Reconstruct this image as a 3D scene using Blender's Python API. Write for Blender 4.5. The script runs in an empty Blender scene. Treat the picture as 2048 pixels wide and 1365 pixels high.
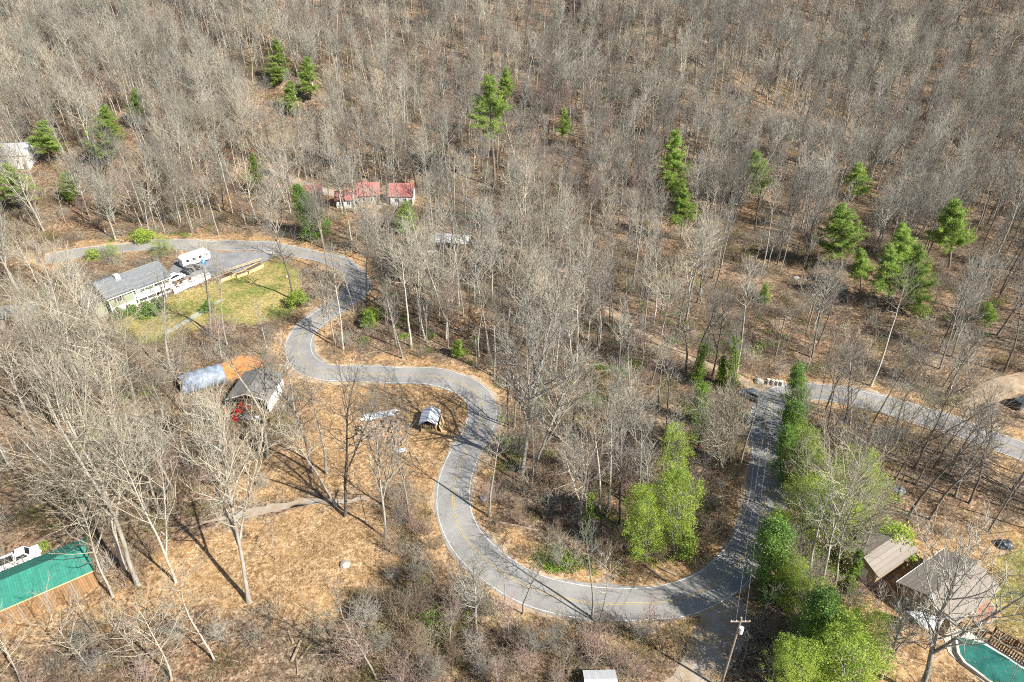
import bpy, math, random
import numpy as np
from mathutils import Vector, Matrix, Euler

scene = bpy.context.scene
R = math.radians
rng = np.random.default_rng(7)
random.seed(7)

# ------------------------------------------------------------------ camera
CAM_H, PITCH, FPX = 80.0, R(33.4), 1365.0          # drone height, downward pitch, focal length in px of a 2048 wide frame
cam_d = bpy.data.cameras.new('drone_camera')
cam_d.sensor_width = 36.0
cam_d.lens = FPX / 2048 * 36
cam_d.clip_start, cam_d.clip_end = 1.0, 4000.0
cam = bpy.data.objects.new('drone_camera', cam_d)
cam.location = (0, 0, CAM_H)
cam.rotation_euler = (math.pi / 2 - PITCH, 0, 0)
scene.collection.objects.link(cam)
scene.camera = cam

# ------------------------------------------------------------------ sky, sun, exposure
SUN_EL = R(41)
SUN_AZ = math.atan2(-0.58, 0.81)                    # direction (x, y) towards the sun: behind the camera, to the right
world = bpy.data.worlds.new('World')
scene.world = world
world.use_nodes = True
wt = world.node_tree
sky = wt.nodes.new('ShaderNodeTexSky')
sky.sky_type = 'NISHITA'
sky.sun_disc = False
sky.sun_elevation = SUN_EL
sky.sun_rotation = math.pi / 2 - SUN_AZ
bg = wt.nodes['Background']
bg.inputs['Strength'].default_value = 0.07
wt.links.new(sky.outputs[0], bg.inputs['Color'])
sun_d = bpy.data.lights.new('sun', 'SUN')
sun_d.energy = 5.0
sun_d.angle = R(0.5)
sun_d.color = (1.0, 0.95, 0.86)
sun = bpy.data.objects.new('sun', sun_d)
sd = Vector((math.cos(SUN_EL) * math.cos(SUN_AZ), math.cos(SUN_EL) * math.sin(SUN_AZ), math.sin(SUN_EL)))
sun.rotation_euler = sd.to_track_quat('Z', 'Y').to_euler()
sun.location = sd * 300
scene.collection.objects.link(sun)
scene.view_settings.view_transform = 'Standard'
scene.view_settings.look = 'None'
scene.view_settings.exposure = 1.08
scene.view_settings.gamma = 1.0
scene.cycles.use_denoising = False
scene.cycles.filter_width = 1.0
scene.cycles.max_bounces = 4
scene.cycles.diffuse_bounces = 2
scene.cycles.glossy_bounces = 2
scene.cycles.transmission_bounces = 3
scene.cycles.caustics_reflective = False
scene.cycles.caustics_refractive = False

# ------------------------------------------------------------------ terrain and pixel helpers
def sstep(t):
    t = np.clip(t, 0, 1)
    return t * t * (3 - 2 * t)

def T(x, y):
    x = np.asarray(x, float); y = np.asarray(y, float)
    y0 = 208 + 0.10 * np.clip(x, -220, 220)
    r = y - y0
    s = 14 * np.log1p(np.exp(np.clip(r / 14, -30, 30)))
    s = np.where(r > 400, r, s)
    h = 0.27 * np.minimum(s, 420)
    m = sstep(r / 70)
    h = h + m * (4.5 * np.sin(x / 27 + 1.2 * np.sin(y / 55)) + 2.2 * np.sin(x / 13 + y / 21 + 1))
    m2 = sstep((y - 10) / 40)
    h = h + 0.32 * np.sin(x * 0.23 + 1) * np.sin(y * 0.21 + 0.6) + 0.16 * np.sin(x * 0.55 + y * 0.2) * np.sin(y * 0.47)
    return h

def Tz(x, y):
    return float(T(x, y))

SP, CP = math.sin(PITCH), math.cos(PITCH)
def ray(px, py):
    xv = (px - 1024) / FPX; yv = (py - 682.5) / FPX
    return xv, CP - yv * SP, -(SP + yv * CP)

def atz(px, py, z):
    d = ray(px, py); s = (z - CAM_H) / d[2]
    return Vector((d[0] * s, d[1] * s, z))

def at(px, py, dz=0.0):
    d = ray(px, py)
    lo, s = 40.0, 40.0
    while s < 1500:
        if CAM_H + d[2] * s < Tz(d[0] * s, d[1] * s) + dz:
            break
        lo = s; s += 3.0
    hi = s
    for _ in range(18):
        m = (lo + hi) / 2
        if CAM_H + d[2] * m < Tz(d[0] * m, d[1] * m) + dz: hi = m
        else: lo = m
    return Vector((d[0] * hi, d[1] * hi, CAM_H + d[2] * hi))

def proj(x, y, z):
    dep = y * CP - (z - CAM_H) * SP
    return 1024 + FPX * x / dep, 682.5 + FPX * (-(y * SP + (z - CAM_H) * CP)) / dep

# ------------------------------------------------------------------ objects
col = scene.collection
def tag(o, label=None, cat=None, group=None, kind=None):
    if label: o['label'] = label
    if cat: o['category'] = cat
    if group: o['group'] = group
    if kind: o['kind'] = kind
    return o

def empty(name, loc, rz=0.0, label=None, cat=None, group=None, rot=None):
    o = bpy.data.objects.new(name, None)
    o.empty_display_size = 0.3
    o.location = loc
    o.rotation_euler = rot if rot else (0, 0, rz)
    col.objects.link(o)
    return tag(o, label, cat, group)

def mesh_np(name, V, F, mats, midx=None, smooth=False):
    V = np.asarray(V, np.float32); F = np.asarray(F, np.int32)
    me = bpy.data.meshes.new(name)
    k = F.shape[1]
    me.vertices.add(len(V)); me.vertices.foreach_set('co', V.ravel())
    me.loops.add(F.size); me.loops.foreach_set('vertex_index', F.ravel())
    me.polygons.add(len(F))
    me.polygons.foreach_set('loop_start', np.arange(0, F.size, k, dtype=np.int32))
    if midx is not None: me.polygons.foreach_set('material_index', np.asarray(midx, np.int32))
    if smooth: me.polygons.foreach_set('use_smooth', np.ones(len(F), bool))
    for m in (mats if isinstance(mats, (list, tuple)) else [mats]): me.materials.append(m)
    me.update(calc_edges=True); me.validate()
    return me

def link(name, me, parent=None, loc=None):
    o = bpy.data.objects.new(name, me)
    if loc is not None: o.location = loc
    if parent: o.parent = parent
    col.objects.link(o)
    return o

class MB:
    """collects simple solids, builds one mesh object"""
    def __init__(s): s.v = []; s.f = []
    def add(s, vs, fs):
        b = len(s.v); s.v += [tuple(v) for v in vs]; s.f += [tuple(b + i for i in f) for f in fs]; return s
    def box(s, x0, y0, z0, x1, y1, z1, M=None):
        vs = [Vector(p) for p in ((x0,y0,z0),(x1,y0,z0),(x1,y1,z0),(x0,y1,z0),(x0,y0,z1),(x1,y0,z1),(x1,y1,z1),(x0,y1,z1))]
        if M is not None: vs = [M @ v for v in vs]
        return s.add(vs, [(0,3,2,1),(4,5,6,7),(0,1,5,4),(1,2,6,5),(2,3,7,6),(3,0,4,7)])
    def prism(s, poly, axis, a, b):
        """poly: 2-D outline; axis 'x': (y,z) outline swept in x; 'y': (x,z); 'z': (x,y)"""
        def P(p, t): return {'x': (t, p[0], p[1]), 'y': (p[0], t, p[1]), 'z': (p[0], p[1], t)}[axis]
        n = len(poly)
        vs = [P(p, a) for p in poly] + [P(p, b) for p in poly]
        return s.add(vs, [tuple(range(n))[::-1], tuple(range(n, 2*n))] + [(i, (i+1) % n, n + (i+1) % n, n + i) for i in range(n)])
    def slab(s, pts, t):
        """a sheet through pts thickened downward along its normal"""
        pts = [Vector(p) for p in pts]
        nrm = (pts[1] - pts[0]).cross(pts[2] - pts[0]).normalized()
        if nrm.z < 0: nrm = -nrm; pts = pts[::-1]
        n = len(pts); lo = [p - nrm * t for p in pts]
        return s.add(pts + lo, [tuple(range(n)), tuple(range(n, 2*n))[::-1]] + [(i, n + i, n + (i+1) % n, (i+1) % n) for i in range(n)])
    def tube(s, P, Rr, n=8, cap=True):
        V, F = tube(np.array([tuple(p) for p in P], float), np.broadcast_to(np.array(Rr, float), (len(P),)), n)
        b = len(s.v); s.v += [tuple(v) for v in V]; s.f += [tuple(int(b + i) for i in f) for f in F]
        if cap: s.f += [tuple(b + i for i in range(n))[::-1], tuple(b + len(V) - n + i for i in range(n))]
        return s
    def build(s, name, mat, parent=None, loc=None, smooth=False):
        me = bpy.data.meshes.new(name)
        me.from_pydata(s.v, [], s.f)
        me.materials.append(mat); me.update()
        import bmesh
        bm = bmesh.new(); bm.from_mesh(me); bmesh.ops.recalc_face_normals(bm, faces=bm.faces[:]); bm.to_mesh(me); bm.free()
        if smooth:
            for p in me.polygons: p.use_smooth = True
        return link(name, me, parent, loc)

def tube(P, Rr, n):
    k = len(P)
    Tn = np.gradient(P, axis=0)
    Tn /= np.linalg.norm(Tn, axis=1)[:, None] + 1e-9
    ref = np.array([0.31, 0.17, 0.93]) if abs(Tn[0, 2]) < 0.75 else np.array([0.93, 0.31, 0.11])
    N = np.cross(Tn, ref); N /= np.linalg.norm(N, axis=1)[:, None] + 1e-9
    B = np.cross(Tn, N)
    a = np.arange(n) * 2 * math.pi / n
    V = P[:, None] + Rr[:, None, None] * (np.cos(a)[None, :, None] * N[:, None] + np.sin(a)[None, :, None] * B[:, None])
    i = np.arange(k - 1)[:, None] * n; j = np.arange(n)[None, :]; j2 = (j + 1) % n
    F = np.stack([i + j, i + j2, i + n + j2, i + n + j], -1).reshape(-1, 4)
    return V.reshape(-1, 3), F

# ------------------------------------------------------------------ materials
def nodes_of(m):
    m.use_nodes = True
    nt = m.node_tree
    return nt, nt.nodes['Principled BSDF']

def noise_node(nt, scale, detail=4, rough=0.55, coord='Object', stretch=None):
    tc = nt.nodes.new('ShaderNodeTexCoord')
    n = nt.nodes.new('ShaderNodeTexNoise')
    n.inputs['Scale'].default_value = scale; n.inputs['Detail'].default_value = detail; n.inputs['Roughness'].default_value = rough
    if stretch:
        mp = nt.nodes.new('ShaderNodeMapping'); mp.inputs['Scale'].default_value = stretch
        nt.links.new(tc.outputs[coord], mp.inputs[0]); nt.links.new(mp.outputs[0], n.inputs['Vector'])
    else:
        nt.links.new(tc.outputs[coord], n.inputs['Vector'])
    return n.outputs['Fac']

def ramp(nt, fac, stops):
    r = nt.nodes.new('ShaderNodeValToRGB')
    e = r.color_ramp.elements
    while len(e) < len(stops): e.new(0.5)
    for el, (p, c) in zip(e, stops): el.position = p; el.color = (*c, 1)
    nt.links.new(fac, r.inputs[0])
    return r.outputs[0]

def mixc(nt, fac, a, b, mode='MIX'):
    m = nt.nodes.new('ShaderNodeMix'); m.data_type = 'RGBA'; m.blend_type = mode
    for sock, v in ((m.inputs[0], fac), (m.inputs[6], a), (m.inputs[7], b)):
        if isinstance(v, (int, float)): sock.default_value = v
        elif isinstance(v, tuple): sock.default_value = (*v, 1)
        else: nt.links.new(v, sock)
    return m.outputs[2]

def math_n(nt, op, a, b=None, clamp=False):
    m = nt.nodes.new('ShaderNodeMath'); m.operation = op; m.use_clamp = clamp
    for sock, v in zip(m.inputs, (a, b)):
        if v is None: continue
        if isinstance(v, (int, float)): sock.default_value = v
        else: nt.links.new(v, sock)
    return m.outputs[0]

def mat(name, c1, c2=None, scale=2.0, rough=0.85, metal=0.0, bump=0.0, stretch=None, spec=0.3, detail=5):
    m = bpy.data.materials.new(name)
    nt, b = nodes_of(m)
    b.inputs['Roughness'].default_value = rough; b.inputs['Metallic'].default_value = metal
    b.inputs['Specular IOR Level'].default_value = spec
    c2 = c2 or tuple(v * 0.7 for v in c1)
    f = noise_node(nt, scale, detail, 0.6, 'Object', stretch)
    nt.links.new(ramp(nt, f, [(0.32, c2), (0.68, c1)]), b.inputs['Base Color'])
    if bump:
        bp = nt.nodes.new('ShaderNodeBump'); bp.inputs['Strength'].default_value = bump; bp.inputs['Distance'].default_value = 0.05
        nt.links.new(f, bp.inputs['Height']); nt.links.new(bp.outputs[0], b.inputs['Normal'])
    return m

def stripe_mat(name, c1, c2, period, axis=0, rough=0.6, metal=0.0, noise=0.25):
    """boards, shingle courses or metal ribs: thin dark lines at a regular pitch"""
    m = bpy.data.materials.new(name)
    nt, b = nodes_of(m)
    b.inputs['Roughness'].default_value = rough; b.inputs['Metallic'].default_value = metal
    tc = nt.nodes.new('ShaderNodeTexCoord'); sp = nt.nodes.new('ShaderNodeSeparateXYZ')
    nt.links.new(tc.outputs['Object'], sp.inputs[0])
    v = math_n(nt, 'FRACT', math_n(nt, 'DIVIDE', sp.outputs[axis], period))
    ln = math_n(nt, 'LESS_THAN', v, 0.16)
    bd = nt.nodes.new('ShaderNodeTexWhiteNoise'); bd.noise_dimensions = '1D'
    nt.links.new(math_n(nt, 'FLOOR', math_n(nt, 'DIVIDE', sp.outputs[axis], period)), bd.inputs['W'])
    f = noise_node(nt, 1.7, 6, 0.65)
    base = mixc(nt, f, tuple(x * (1 - noise) for x in c1), tuple(min(1, x * (1 + noise)) for x in c1))
    base = mixc(nt, math_n(nt, 'MULTIPLY', bd.outputs[0], 0.45), base, c2)
    c = mixc(nt, math_n(nt, 'MULTIPLY', ln, 0.7), base, c2)
    nt.links.new(c, b.inputs['Base Color'])
    return m

def bark_mat(name, c1, c2, tint):
    m = bpy.data.materials.new(name)
    nt, b = nodes_of(m)
    b.inputs['Roughness'].default_value = 0.9; b.inputs['Specular IOR Level'].default_value = 0.15
    f = noise_node(nt, 1.0, 6, 0.65, 'Object', (3.2, 3.2, 0.9))
    c = ramp(nt, f, [(0.33, c2), (0.62, c1)])
    f2 = noise_node(nt, 0.55, 3, 0.5)
    c = mixc(nt, math_n(nt, 'MULTIPLY', ramp(nt, f2, [(0.5, (0,0,0)), (0.68, (1,1,1))]), 0.5), c, tint)
    oi = nt.nodes.new('ShaderNodeObjectInfo')
    g = nt.nodes.new('ShaderNodeMapRange'); g.inputs['To Min'].default_value = 0.55; g.inputs['To Max'].default_value = 1.2
    nt.links.new(oi.outputs['Random'], g.inputs['Value'])
    hsv = nt.nodes.new('ShaderNodeHueSaturation')
    nt.links.new(g.outputs[0], hsv.inputs['Value']); nt.links.new(c, hsv.inputs['Color'])
    nt.links.new(hsv.outputs[0], b.inputs['Base Color'])
    return m

def leaf_mat(name, c1, c2, c3, trans=0.3):
    m = bpy.data.materials.new(name)
    nt, b = nodes_of(m)
    b.inputs['Roughness'].default_value = 0.55; b.inputs['Specular IOR Level'].default_value = 0.25
    f = noise_node(nt, 0.9, 3, 0.6)
    f2 = noise_node(nt, 7.0, 2, 0.6)
    mixf = math_n(nt, 'ADD', math_n(nt, 'MULTIPLY', f, 0.6), math_n(nt, 'MULTIPLY', f2, 0.4))
    c = ramp(nt, mixf, [(0.36, c2), (0.5, c1), (0.64, c3)])
    oi = nt.nodes.new('ShaderNodeObjectInfo')
    hsv = nt.nodes.new('ShaderNodeHueSaturation')
    g = nt.nodes.new('ShaderNodeMapRange'); g.inputs['To Min'].default_value = 0.8; g.inputs['To Max'].default_value = 1.2
    nt.links.new(oi.outputs['Random'], g.inputs['Value'])
    nt.links.new(g.outputs[0], hsv.inputs['Value']); nt.links.new(c, hsv.inputs['Color'])
    nt.links.new(hsv.outputs[0], b.inputs['Base Color'])
    tr = nt.nodes.new('ShaderNodeBsdfTranslucent'); nt.links.new(hsv.outputs[0], tr.inputs[0])
    ms = nt.nodes.new('ShaderNodeMixShader'); ms.inputs[0].default_value = trans
    nt.links.new(b.outputs[0], ms.inputs[1]); nt.links.new(tr.outputs[0], ms.inputs[2])
    nt.links.new(ms.outputs[0], nt.nodes['Material Output'].inputs[0])
    return m

M = {}
M['bark_grey'] = bark_mat('bark_grey', (0.43, 0.405, 0.35), (0.225, 0.205, 0.17), (0.33, 0.34, 0.27))
M['bark_pale'] = bark_mat('bark_pale', (0.50, 0.455, 0.39), (0.27, 0.235, 0.19), (0.42, 0.42, 0.32))
M['bark_dark'] = bark_mat('bark_dark', (0.23, 0.195, 0.165), (0.12, 0.10, 0.085), (0.22, 0.21, 0.18))
M['twig_grey'] = bark_mat('twig_grey', (0.385, 0.365, 0.315), (0.22, 0.205, 0.172), (0.38, 0.375, 0.29))
M['twig_dark'] = bark_mat('twig_dark', (0.25, 0.225, 0.20), (0.14, 0.125, 0.11), (0.25, 0.24, 0.20))
M['twig_pale'] = bark_mat('twig_pale', (0.49, 0.44, 0.35), (0.29, 0.255, 0.195), (0.45, 0.43, 0.31))
M['twig_red'] = bark_mat('twig_red', (0.37, 0.27, 0.23), (0.24, 0.17, 0.14), (0.37, 0.29, 0.25))
M['brush'] = bark_mat('brush', (0.32, 0.245, 0.175), (0.17, 0.125, 0.09), (0.26, 0.235, 0.13))
M['brush_olive'] = bark_mat('brush_olive', (0.24, 0.22, 0.09), (0.13, 0.12, 0.05), (0.17, 0.20, 0.06))
M['needle'] = leaf_mat('needle', (0.31, 0.435, 0.10), (0.15, 0.24, 0.06), (0.46, 0.55, 0.14), 0.48)
M['leaf_bright'] = leaf_mat('leaf_bright', (0.36, 0.47, 0.085), (0.16, 0.255, 0.05), (0.52, 0.59, 0.13), 0.48)
M['leaf_dark'] = leaf_mat('leaf_dark', (0.18, 0.30, 0.07), (0.075, 0.15, 0.04), (0.31, 0.43, 0.10), 0.42)
M['leaf_ivy'] = leaf_mat('leaf_ivy', (0.20, 0.32, 0.05), (0.10, 0.18, 0.03), (0.32, 0.42, 0.075), 0.4)
M['dry_leaf'] = leaf_mat('dry_leaf', (0.42, 0.24, 0.10), (0.26, 0.14, 0.06), (0.52, 0.36, 0.18), 0.2)
M['dry_grass'] = leaf_mat('dry_grass', (0.44, 0.31, 0.17), (0.30, 0.20, 0.10), (0.58, 0.44, 0.27), 0.2)

def road_mat():
    m = bpy.data.materials.new('asphalt')
    nt, b = nodes_of(m); b.inputs['Roughness'].default_value = .9; b.inputs['Specular IOR Level'].default_value = .2
    a = noise_node(nt, .22, 8, .65); f = noise_node(nt, 5.0, 8, .8); v = noise_node(nt, 1.1, 5, .7)
    c = ramp(nt, a, [(.35, (.175, .172, .165)), (.65, (.285, .28, .268))])
    c = mixc(nt, .38, c, ramp(nt, f, [(.3, (.10, .098, .095)), (.7, (.40, .39, .37))]))
    c = mixc(nt, math_n(nt, 'MULTIPLY', ramp(nt, v, [(.60, (0,0,0)), (.66, (1,1,1))]), .5), c, (.36, .29, .21))      # blown leaves
    vo = nt.nodes.new('ShaderNodeTexVoronoi'); vo.feature = 'DISTANCE_TO_EDGE'; vo.inputs['Scale'].default_value = .33
    tc = nt.nodes.new('ShaderNodeTexCoord'); nt.links.new(tc.outputs['Object'], vo.inputs['Vector'])
    c = mixc(nt, math_n(nt, 'MULTIPLY', math_n(nt, 'LESS_THAN', vo.outputs[0], .014), .16), c, (.07, .07, .07))      # tar lines
    nt.links.new(c, b.inputs['Base Color'])
    return m
M['asphalt'] = road_mat()
M['asphalt_drive'] = mat('asphalt_drive', (0.25, 0.25, 0.25), (0.16, 0.16, 0.165), 0.4, 0.9, detail=10)
M['gravel'] = mat('gravel', (0.33, 0.31, 0.275), (0.27, 0.185, 0.105), 0.5, 0.95, bump=0.3, detail=14)
M['gravel_tan'] = mat('gravel_tan', (0.39, 0.31, 0.215), (0.22, 0.155, 0.095), 0.7, 0.95, bump=0.3, detail=14)
M['shoulder'] = mat('shoulder', (0.46, 0.36, 0.24), (0.27, 0.185, 0.11), 0.7, 0.95, detail=14)
M['paint_white'] = mat('paint_white', (0.62, 0.61, 0.58), (0.30, 0.29, 0.275), 1.6, 0.7, detail=8)
M['paint_yellow'] = mat('paint_yellow', (0.52, 0.39, 0.13), (0.28, 0.245, 0.17), 1.6, 0.7, detail=8)
M['wall_white'] = stripe_mat('wall_white', (0.78, 0.78, 0.76), (0.58, 0.58, 0.58), 0.2, 2, 0.7, noise=0.06)
M['trim_white'] = mat('trim_white', (0.80, 0.80, 0.78), (0.68, 0.68, 0.66), 1.5, 0.6)
M['wall_sage'] = stripe_mat('wall_sage', (0.30, 0.335, 0.235), (0.20, 0.225, 0.16), 0.2, 2, 0.75, noise=0.1)
M['wall_tan'] = stripe_mat('wall_tan', (0.34, 0.25, 0.17), (0.22, 0.15, 0.1), 0.2, 2, 0.8, noise=0.15)
M['planks_brown'] = stripe_mat('planks_brown', (0.32, 0.185, 0.085), (0.10, 0.06, 0.035), 0.3, 0, 0.85, noise=0.35)
M['planks_pale'] = stripe_mat('planks_pale', (0.55, 0.41, 0.23), (0.36, 0.26, 0.14), 0.25, 2, 0.8, noise=0.2)
M['ply'] = mat('ply', (0.60, 0.47, 0.26), (0.45, 0.33, 0.17), 1.2, 0.8)
M['wood_grey'] = mat('wood_grey', (0.36, 0.30, 0.24), (0.20, 0.16, 0.12), 2.0, 0.9, stretch=(1, 6, 6))
M['wood_dark'] = mat('wood_dark', (0.17, 0.115, 0.075), (0.09, 0.06, 0.04), 2.0, 0.9)
M['log'] = mat('log', (0.38, 0.29, 0.215), (0.16, 0.11, 0.08), 3.0, 0.9, bump=0.4)
M['log_end'] = mat('log_end', (0.62, 0.47, 0.29), (0.42, 0.29, 0.16), 5.0, 0.85)
M['shingle_grey'] = stripe_mat('shingle_grey', (0.165, 0.175, 0.185), (0.10, 0.108, 0.115), 0.28, 2, 0.95, noise=0.5)
M['shingle_dark'] = stripe_mat('shingle_dark', (0.17, 0.165, 0.15), (0.08, 0.078, 0.072), 0.28, 2, 0.9, noise=0.4)
M['shingle_brown'] = stripe_mat('shingle_brown', (0.235, 0.205, 0.175), (0.15, 0.125, 0.105), 0.28, 2, 0.9, noise=0.25)
M['roof_red'] = stripe_mat('roof_red', (0.36, 0.145, 0.125), (0.22, 0.075, 0.07), 0.5, 0, 0.7, noise=0.5)
M['metal_pale'] = stripe_mat('metal_pale', (0.62, 0.64, 0.66), (0.40, 0.42, 0.45), 0.3, 0, 0.5, 0.25, noise=0.12)
M['metal_green'] = stripe_mat('metal_green', (0.02, 0.185, 0.13), (0.015, 0.10, 0.08), 0.32, 0, 0.6, 0.0, noise=0.5)
M['tarp'] = mat('tarp', (0.27, 0.325, 0.40), (0.12, 0.15, 0.20), 0.9, 0.6, bump=0.5)
M['glass'] = mat('glass', (0.03, 0.035, 0.045), (0.02, 0.02, 0.03), 1.0, 0.12, spec=0.6)
M['rubber'] = mat('rubber', (0.03, 0.03, 0.03), (0.02, 0.02, 0.02), 4.0, 0.85)
M['car_white'] = mat('car_white', (0.80, 0.80, 0.80), (0.76, 0.76, 0.76), 1, 0.25, spec=0.5)
M['car_dark'] = mat('car_dark', (0.05, 0.055, 0.065), (0.035, 0.04, 0.045), 1, 0.25, spec=0.5)
M['car_grey'] = mat('car_grey', (0.30, 0.33, 0.37), (0.24, 0.27, 0.3), 1, 0.3, 0.3, spec=0.5)
M['tractor_red'] = mat('tractor_red', (0.70, 0.035, 0.02), (0.45, 0.02, 0.015), 2, 0.4, spec=0.5)
M['blue_plastic'] = mat('blue_plastic', (0.03, 0.25, 0.62), (0.02, 0.17, 0.45), 2, 0.4, spec=0.4)
M['pool_cover'] = mat('pool_cover', (0.016, 0.13, 0.105), (0.010, 0.08, 0.07), 0.6, 0.5, bump=0.15)
def cover_mat():
    m = bpy.data.materials.new('pool_cover'); nt, b = nodes_of(m); b.inputs['Roughness'].default_value = .45
    a = noise_node(nt, .5, 5, .6); v = noise_node(nt, 3.2, 6, .75)
    c = ramp(nt, a, [(.35, (.009, .075, .062)), (.65, (.02, .145, .115))])
    c = mixc(nt, ramp(nt, v, [(.60, (0,0,0)), (.64, (1,1,1))]), c, (.20, .13, .07))
    nt.links.new(c, b.inputs['Base Color'])
    bp = nt.nodes.new('ShaderNodeBump'); bp.inputs['Strength'].default_value = .6; bp.inputs['Distance'].default_value = .25
    nt.links.new(a, bp.inputs['Height']); nt.links.new(bp.outputs[0], b.inputs['Normal'])
    return m
M['pool_cover'] = cover_mat()
M['concrete'] = mat('concrete', (0.60, 0.56, 0.48), (0.45, 0.41, 0.34), 1.0, 0.85, detail=10)
M['stone'] = mat('stone', (0.44, 0.41, 0.37), (0.26, 0.24, 0.21), 2.5, 0.9, bump=0.6)
M['stone_path'] = mat('stone_path', (0.36, 0.38, 0.30), (0.24, 0.26, 0.19), 2.0, 0.9, detail=8)
M['brick'] = mat('brick', (0.42, 0.20, 0.13), (0.28, 0.13, 0.09), 5.0, 0.9)
M['steel'] = mat('steel', (0.45, 0.47, 0.50), (0.33, 0.35, 0.38), 2, 0.45, 0.6)
M['wire'] = mat('wire', (0.35, 0.35, 0.35), (0.25, 0.25, 0.25), 2, 0.5, 0.4)

# ------------------------------------------------------------------ lines of the place (points read off the photograph, put on the ground)
def path_pts(pxs, step=1.0):
    P = np.array([tuple(at(*p))[:2] for p in pxs])
    Q = np.vstack([2 * P[0] - P[1], P, 2 * P[-1] - P[-2]])
    out = []
    for i in range(1, len(Q) - 2):
        p0, p1, p2, p3 = Q[i-1:i+3]
        n = max(2, int(np.linalg.norm(p2 - p1) / step))
        for t in np.arange(n) / n:
            out.append(0.5 * (2*p1 + (p2-p0)*t + (2*p0-5*p1+4*p2-p3)*t*t + (3*p1-p0-3*p2+p3)*t**3))
    out.append(P[-1])
    out = np.array(out)
    for _ in range(6):                              # smooth away reading errors
        out[1:-1] = 0.25 * out[:-2] + 0.5 * out[1:-1] + 0.25 * out[2:]
    return out

ROAD = path_pts([(90,520),(180,503),(280,492),(376,489),(478,491),(547,497),(612,508),(660,519),(698,537),(716,558),(714,582),(688,606),(650,627),(617,653),
    (598,680),(597,708),(616,733),(655,746),(704,748),(780,750),(850,752),(908,762),(945,780),(964,805),(966,835),(954,866),(931,906),(913,945),(906,985),
    (907,1025),(930,1078),(958,1108),(985,1132),(1026,1160),(1084,1187),(1146,1202),(1221,1209),(1300,1208),(1384,1192),(1440,1163),(1484,1118),(1512,1072),
    (1529,1020),(1537,970),(1538,920),(1534,880),(1530,845),(1536,812),(1560,792),(1610,783),(1670,788),(1740,802),(1800,818),(1850,833),(1900,850),(1960,873),(2048,905),(2160,950),(2300,1010)])
TRACK = path_pts([(1548,800),(1500,772),(1440,740),(1390,718),(1330,690),(1275,662),(1225,628),(1180,590),(1130,545),(1075,512),(1010,492),(950,484)])
FARDRIVE = path_pts([(520,352),(556,350),(590,362),(640,380),(690,390),(730,402),(770,412)])
YARDTRACK = path_pts([(740,994),(727,996),(630,1008),(533,1025),(485,1034),(430,1046),(388,1056),(350,1065)])
BOTTOMDRIVE = path_pts([(1440,1190),(1450,1230),(1440,1270),(1420,1310),(1390,1350),(1350,1400),(1300,1460)])
DIRTDRIVE = path_pts([(1985,880),(1965,850),(1962,815),(1985,785),(2030,765),(2100,745)])
def poly(pxs): return np.array([tuple(at(*p))[:2] for p in pxs])
DRIVE_POLY = poly([(385,510),(420,503),(470,505),(540,507),(560,512),(520,528),(490,540),(440,553),(400,556),(345,560),(338,545),(350,522)])
LAWN = poly([(225,640),(260,622),(330,600),(440,556),(520,528),(560,520),(600,545),(596,600),(575,640),(500,650),(430,640),(400,655),(330,680),(270,690),(225,670)])
STRAW = poly([(350,1085),(430,1058),(540,1032),(660,1012),(740,1005),(800,1020),(770,1080),(800,1140),(720,1180),(690,1240),(600,1260),(540,1215),(440,1210),(300,1230),(0,1300),(0,1235),(190,1190),(260,1180)])
STRAW2 = poly([(620,790),(700,770),(850,775),(915,800),(925,850),(890,915),(870,960),(700,985),(560,1000),(470,1025),(440,980),(520,905),(600,870)])
ORANGE = poly([(425,730),(480,712),(530,715),(535,740),(490,760),(470,770)])
LAWN_R = poly([(1975,1125),(2060,1080),(2200,1130),(2200,1290),(2050,1290),(1990,1250),(1955,1190)])
YARD_R = poly([(1700,1190),(1730,1100),(1800,1060),(1900,1040),(2060,1040),(2250,1100),(2250,1420),(1700,1420),(1690,1300)])
DIRT_R = poly([(1950,860),(1930,830),(1960,790),(2020,760),(2120,740),(2200,900),(2060,890)])
RED_YARD = poly([(600,372),(680,375),(720,360),(840,360),(850,420),(760,430),(650,420),(590,400)])
EXTRA_BLOCK = []                                     # building footprints, filled by the builders

def dist_line(x, y, L):
    x = np.atleast_1d(x); y = np.atleast_1d(y)
    d = np.full(x.shape, 1e9)
    L = L[::2]
    for i in range(0, len(x), 20000):
        dx = x[i:i+20000, None] - L[None, :, 0]; dy = y[i:i+20000, None] - L[None, :, 1]
        d[i:i+20000] = np.sqrt((dx*dx + dy*dy).min(1))
    return d

def inside(x, y, P):
    x = np.atleast_1d(x); y = np.atleast_1d(y); r = np.zeros(x.shape, bool); j = len(P) - 1
    for i in range(len(P)):
        c = ((P[i, 1] > y) != (P[j, 1] > y))
        t = (P[j, 0] - P[i, 0]) * (y - P[i, 1]) / (P[j, 1] - P[i, 1] + 1e-12) + P[i, 0]
        r ^= c & (x < t); j = i
    return r

def dist_poly(x, y, P):
    """signed distance, positive inside"""
    x = np.atleast_1d(x); y = np.atleast_1d(y); d = np.full(x.shape, 1e9)
    for i in range(len(P)):
        a = P[i]; b = P[(i + 1) % len(P)]; ab = b - a
        t = np.clip(((x - a[0]) * ab[0] + (y - a[1]) * ab[1]) / (ab @ ab + 1e-9), 0, 1)
        d = np.minimum(d, np.hypot(x - a[0] - t * ab[0], y - a[1] - t * ab[1]))
    return np.where(inside(x, y, P), d, -d)

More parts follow.
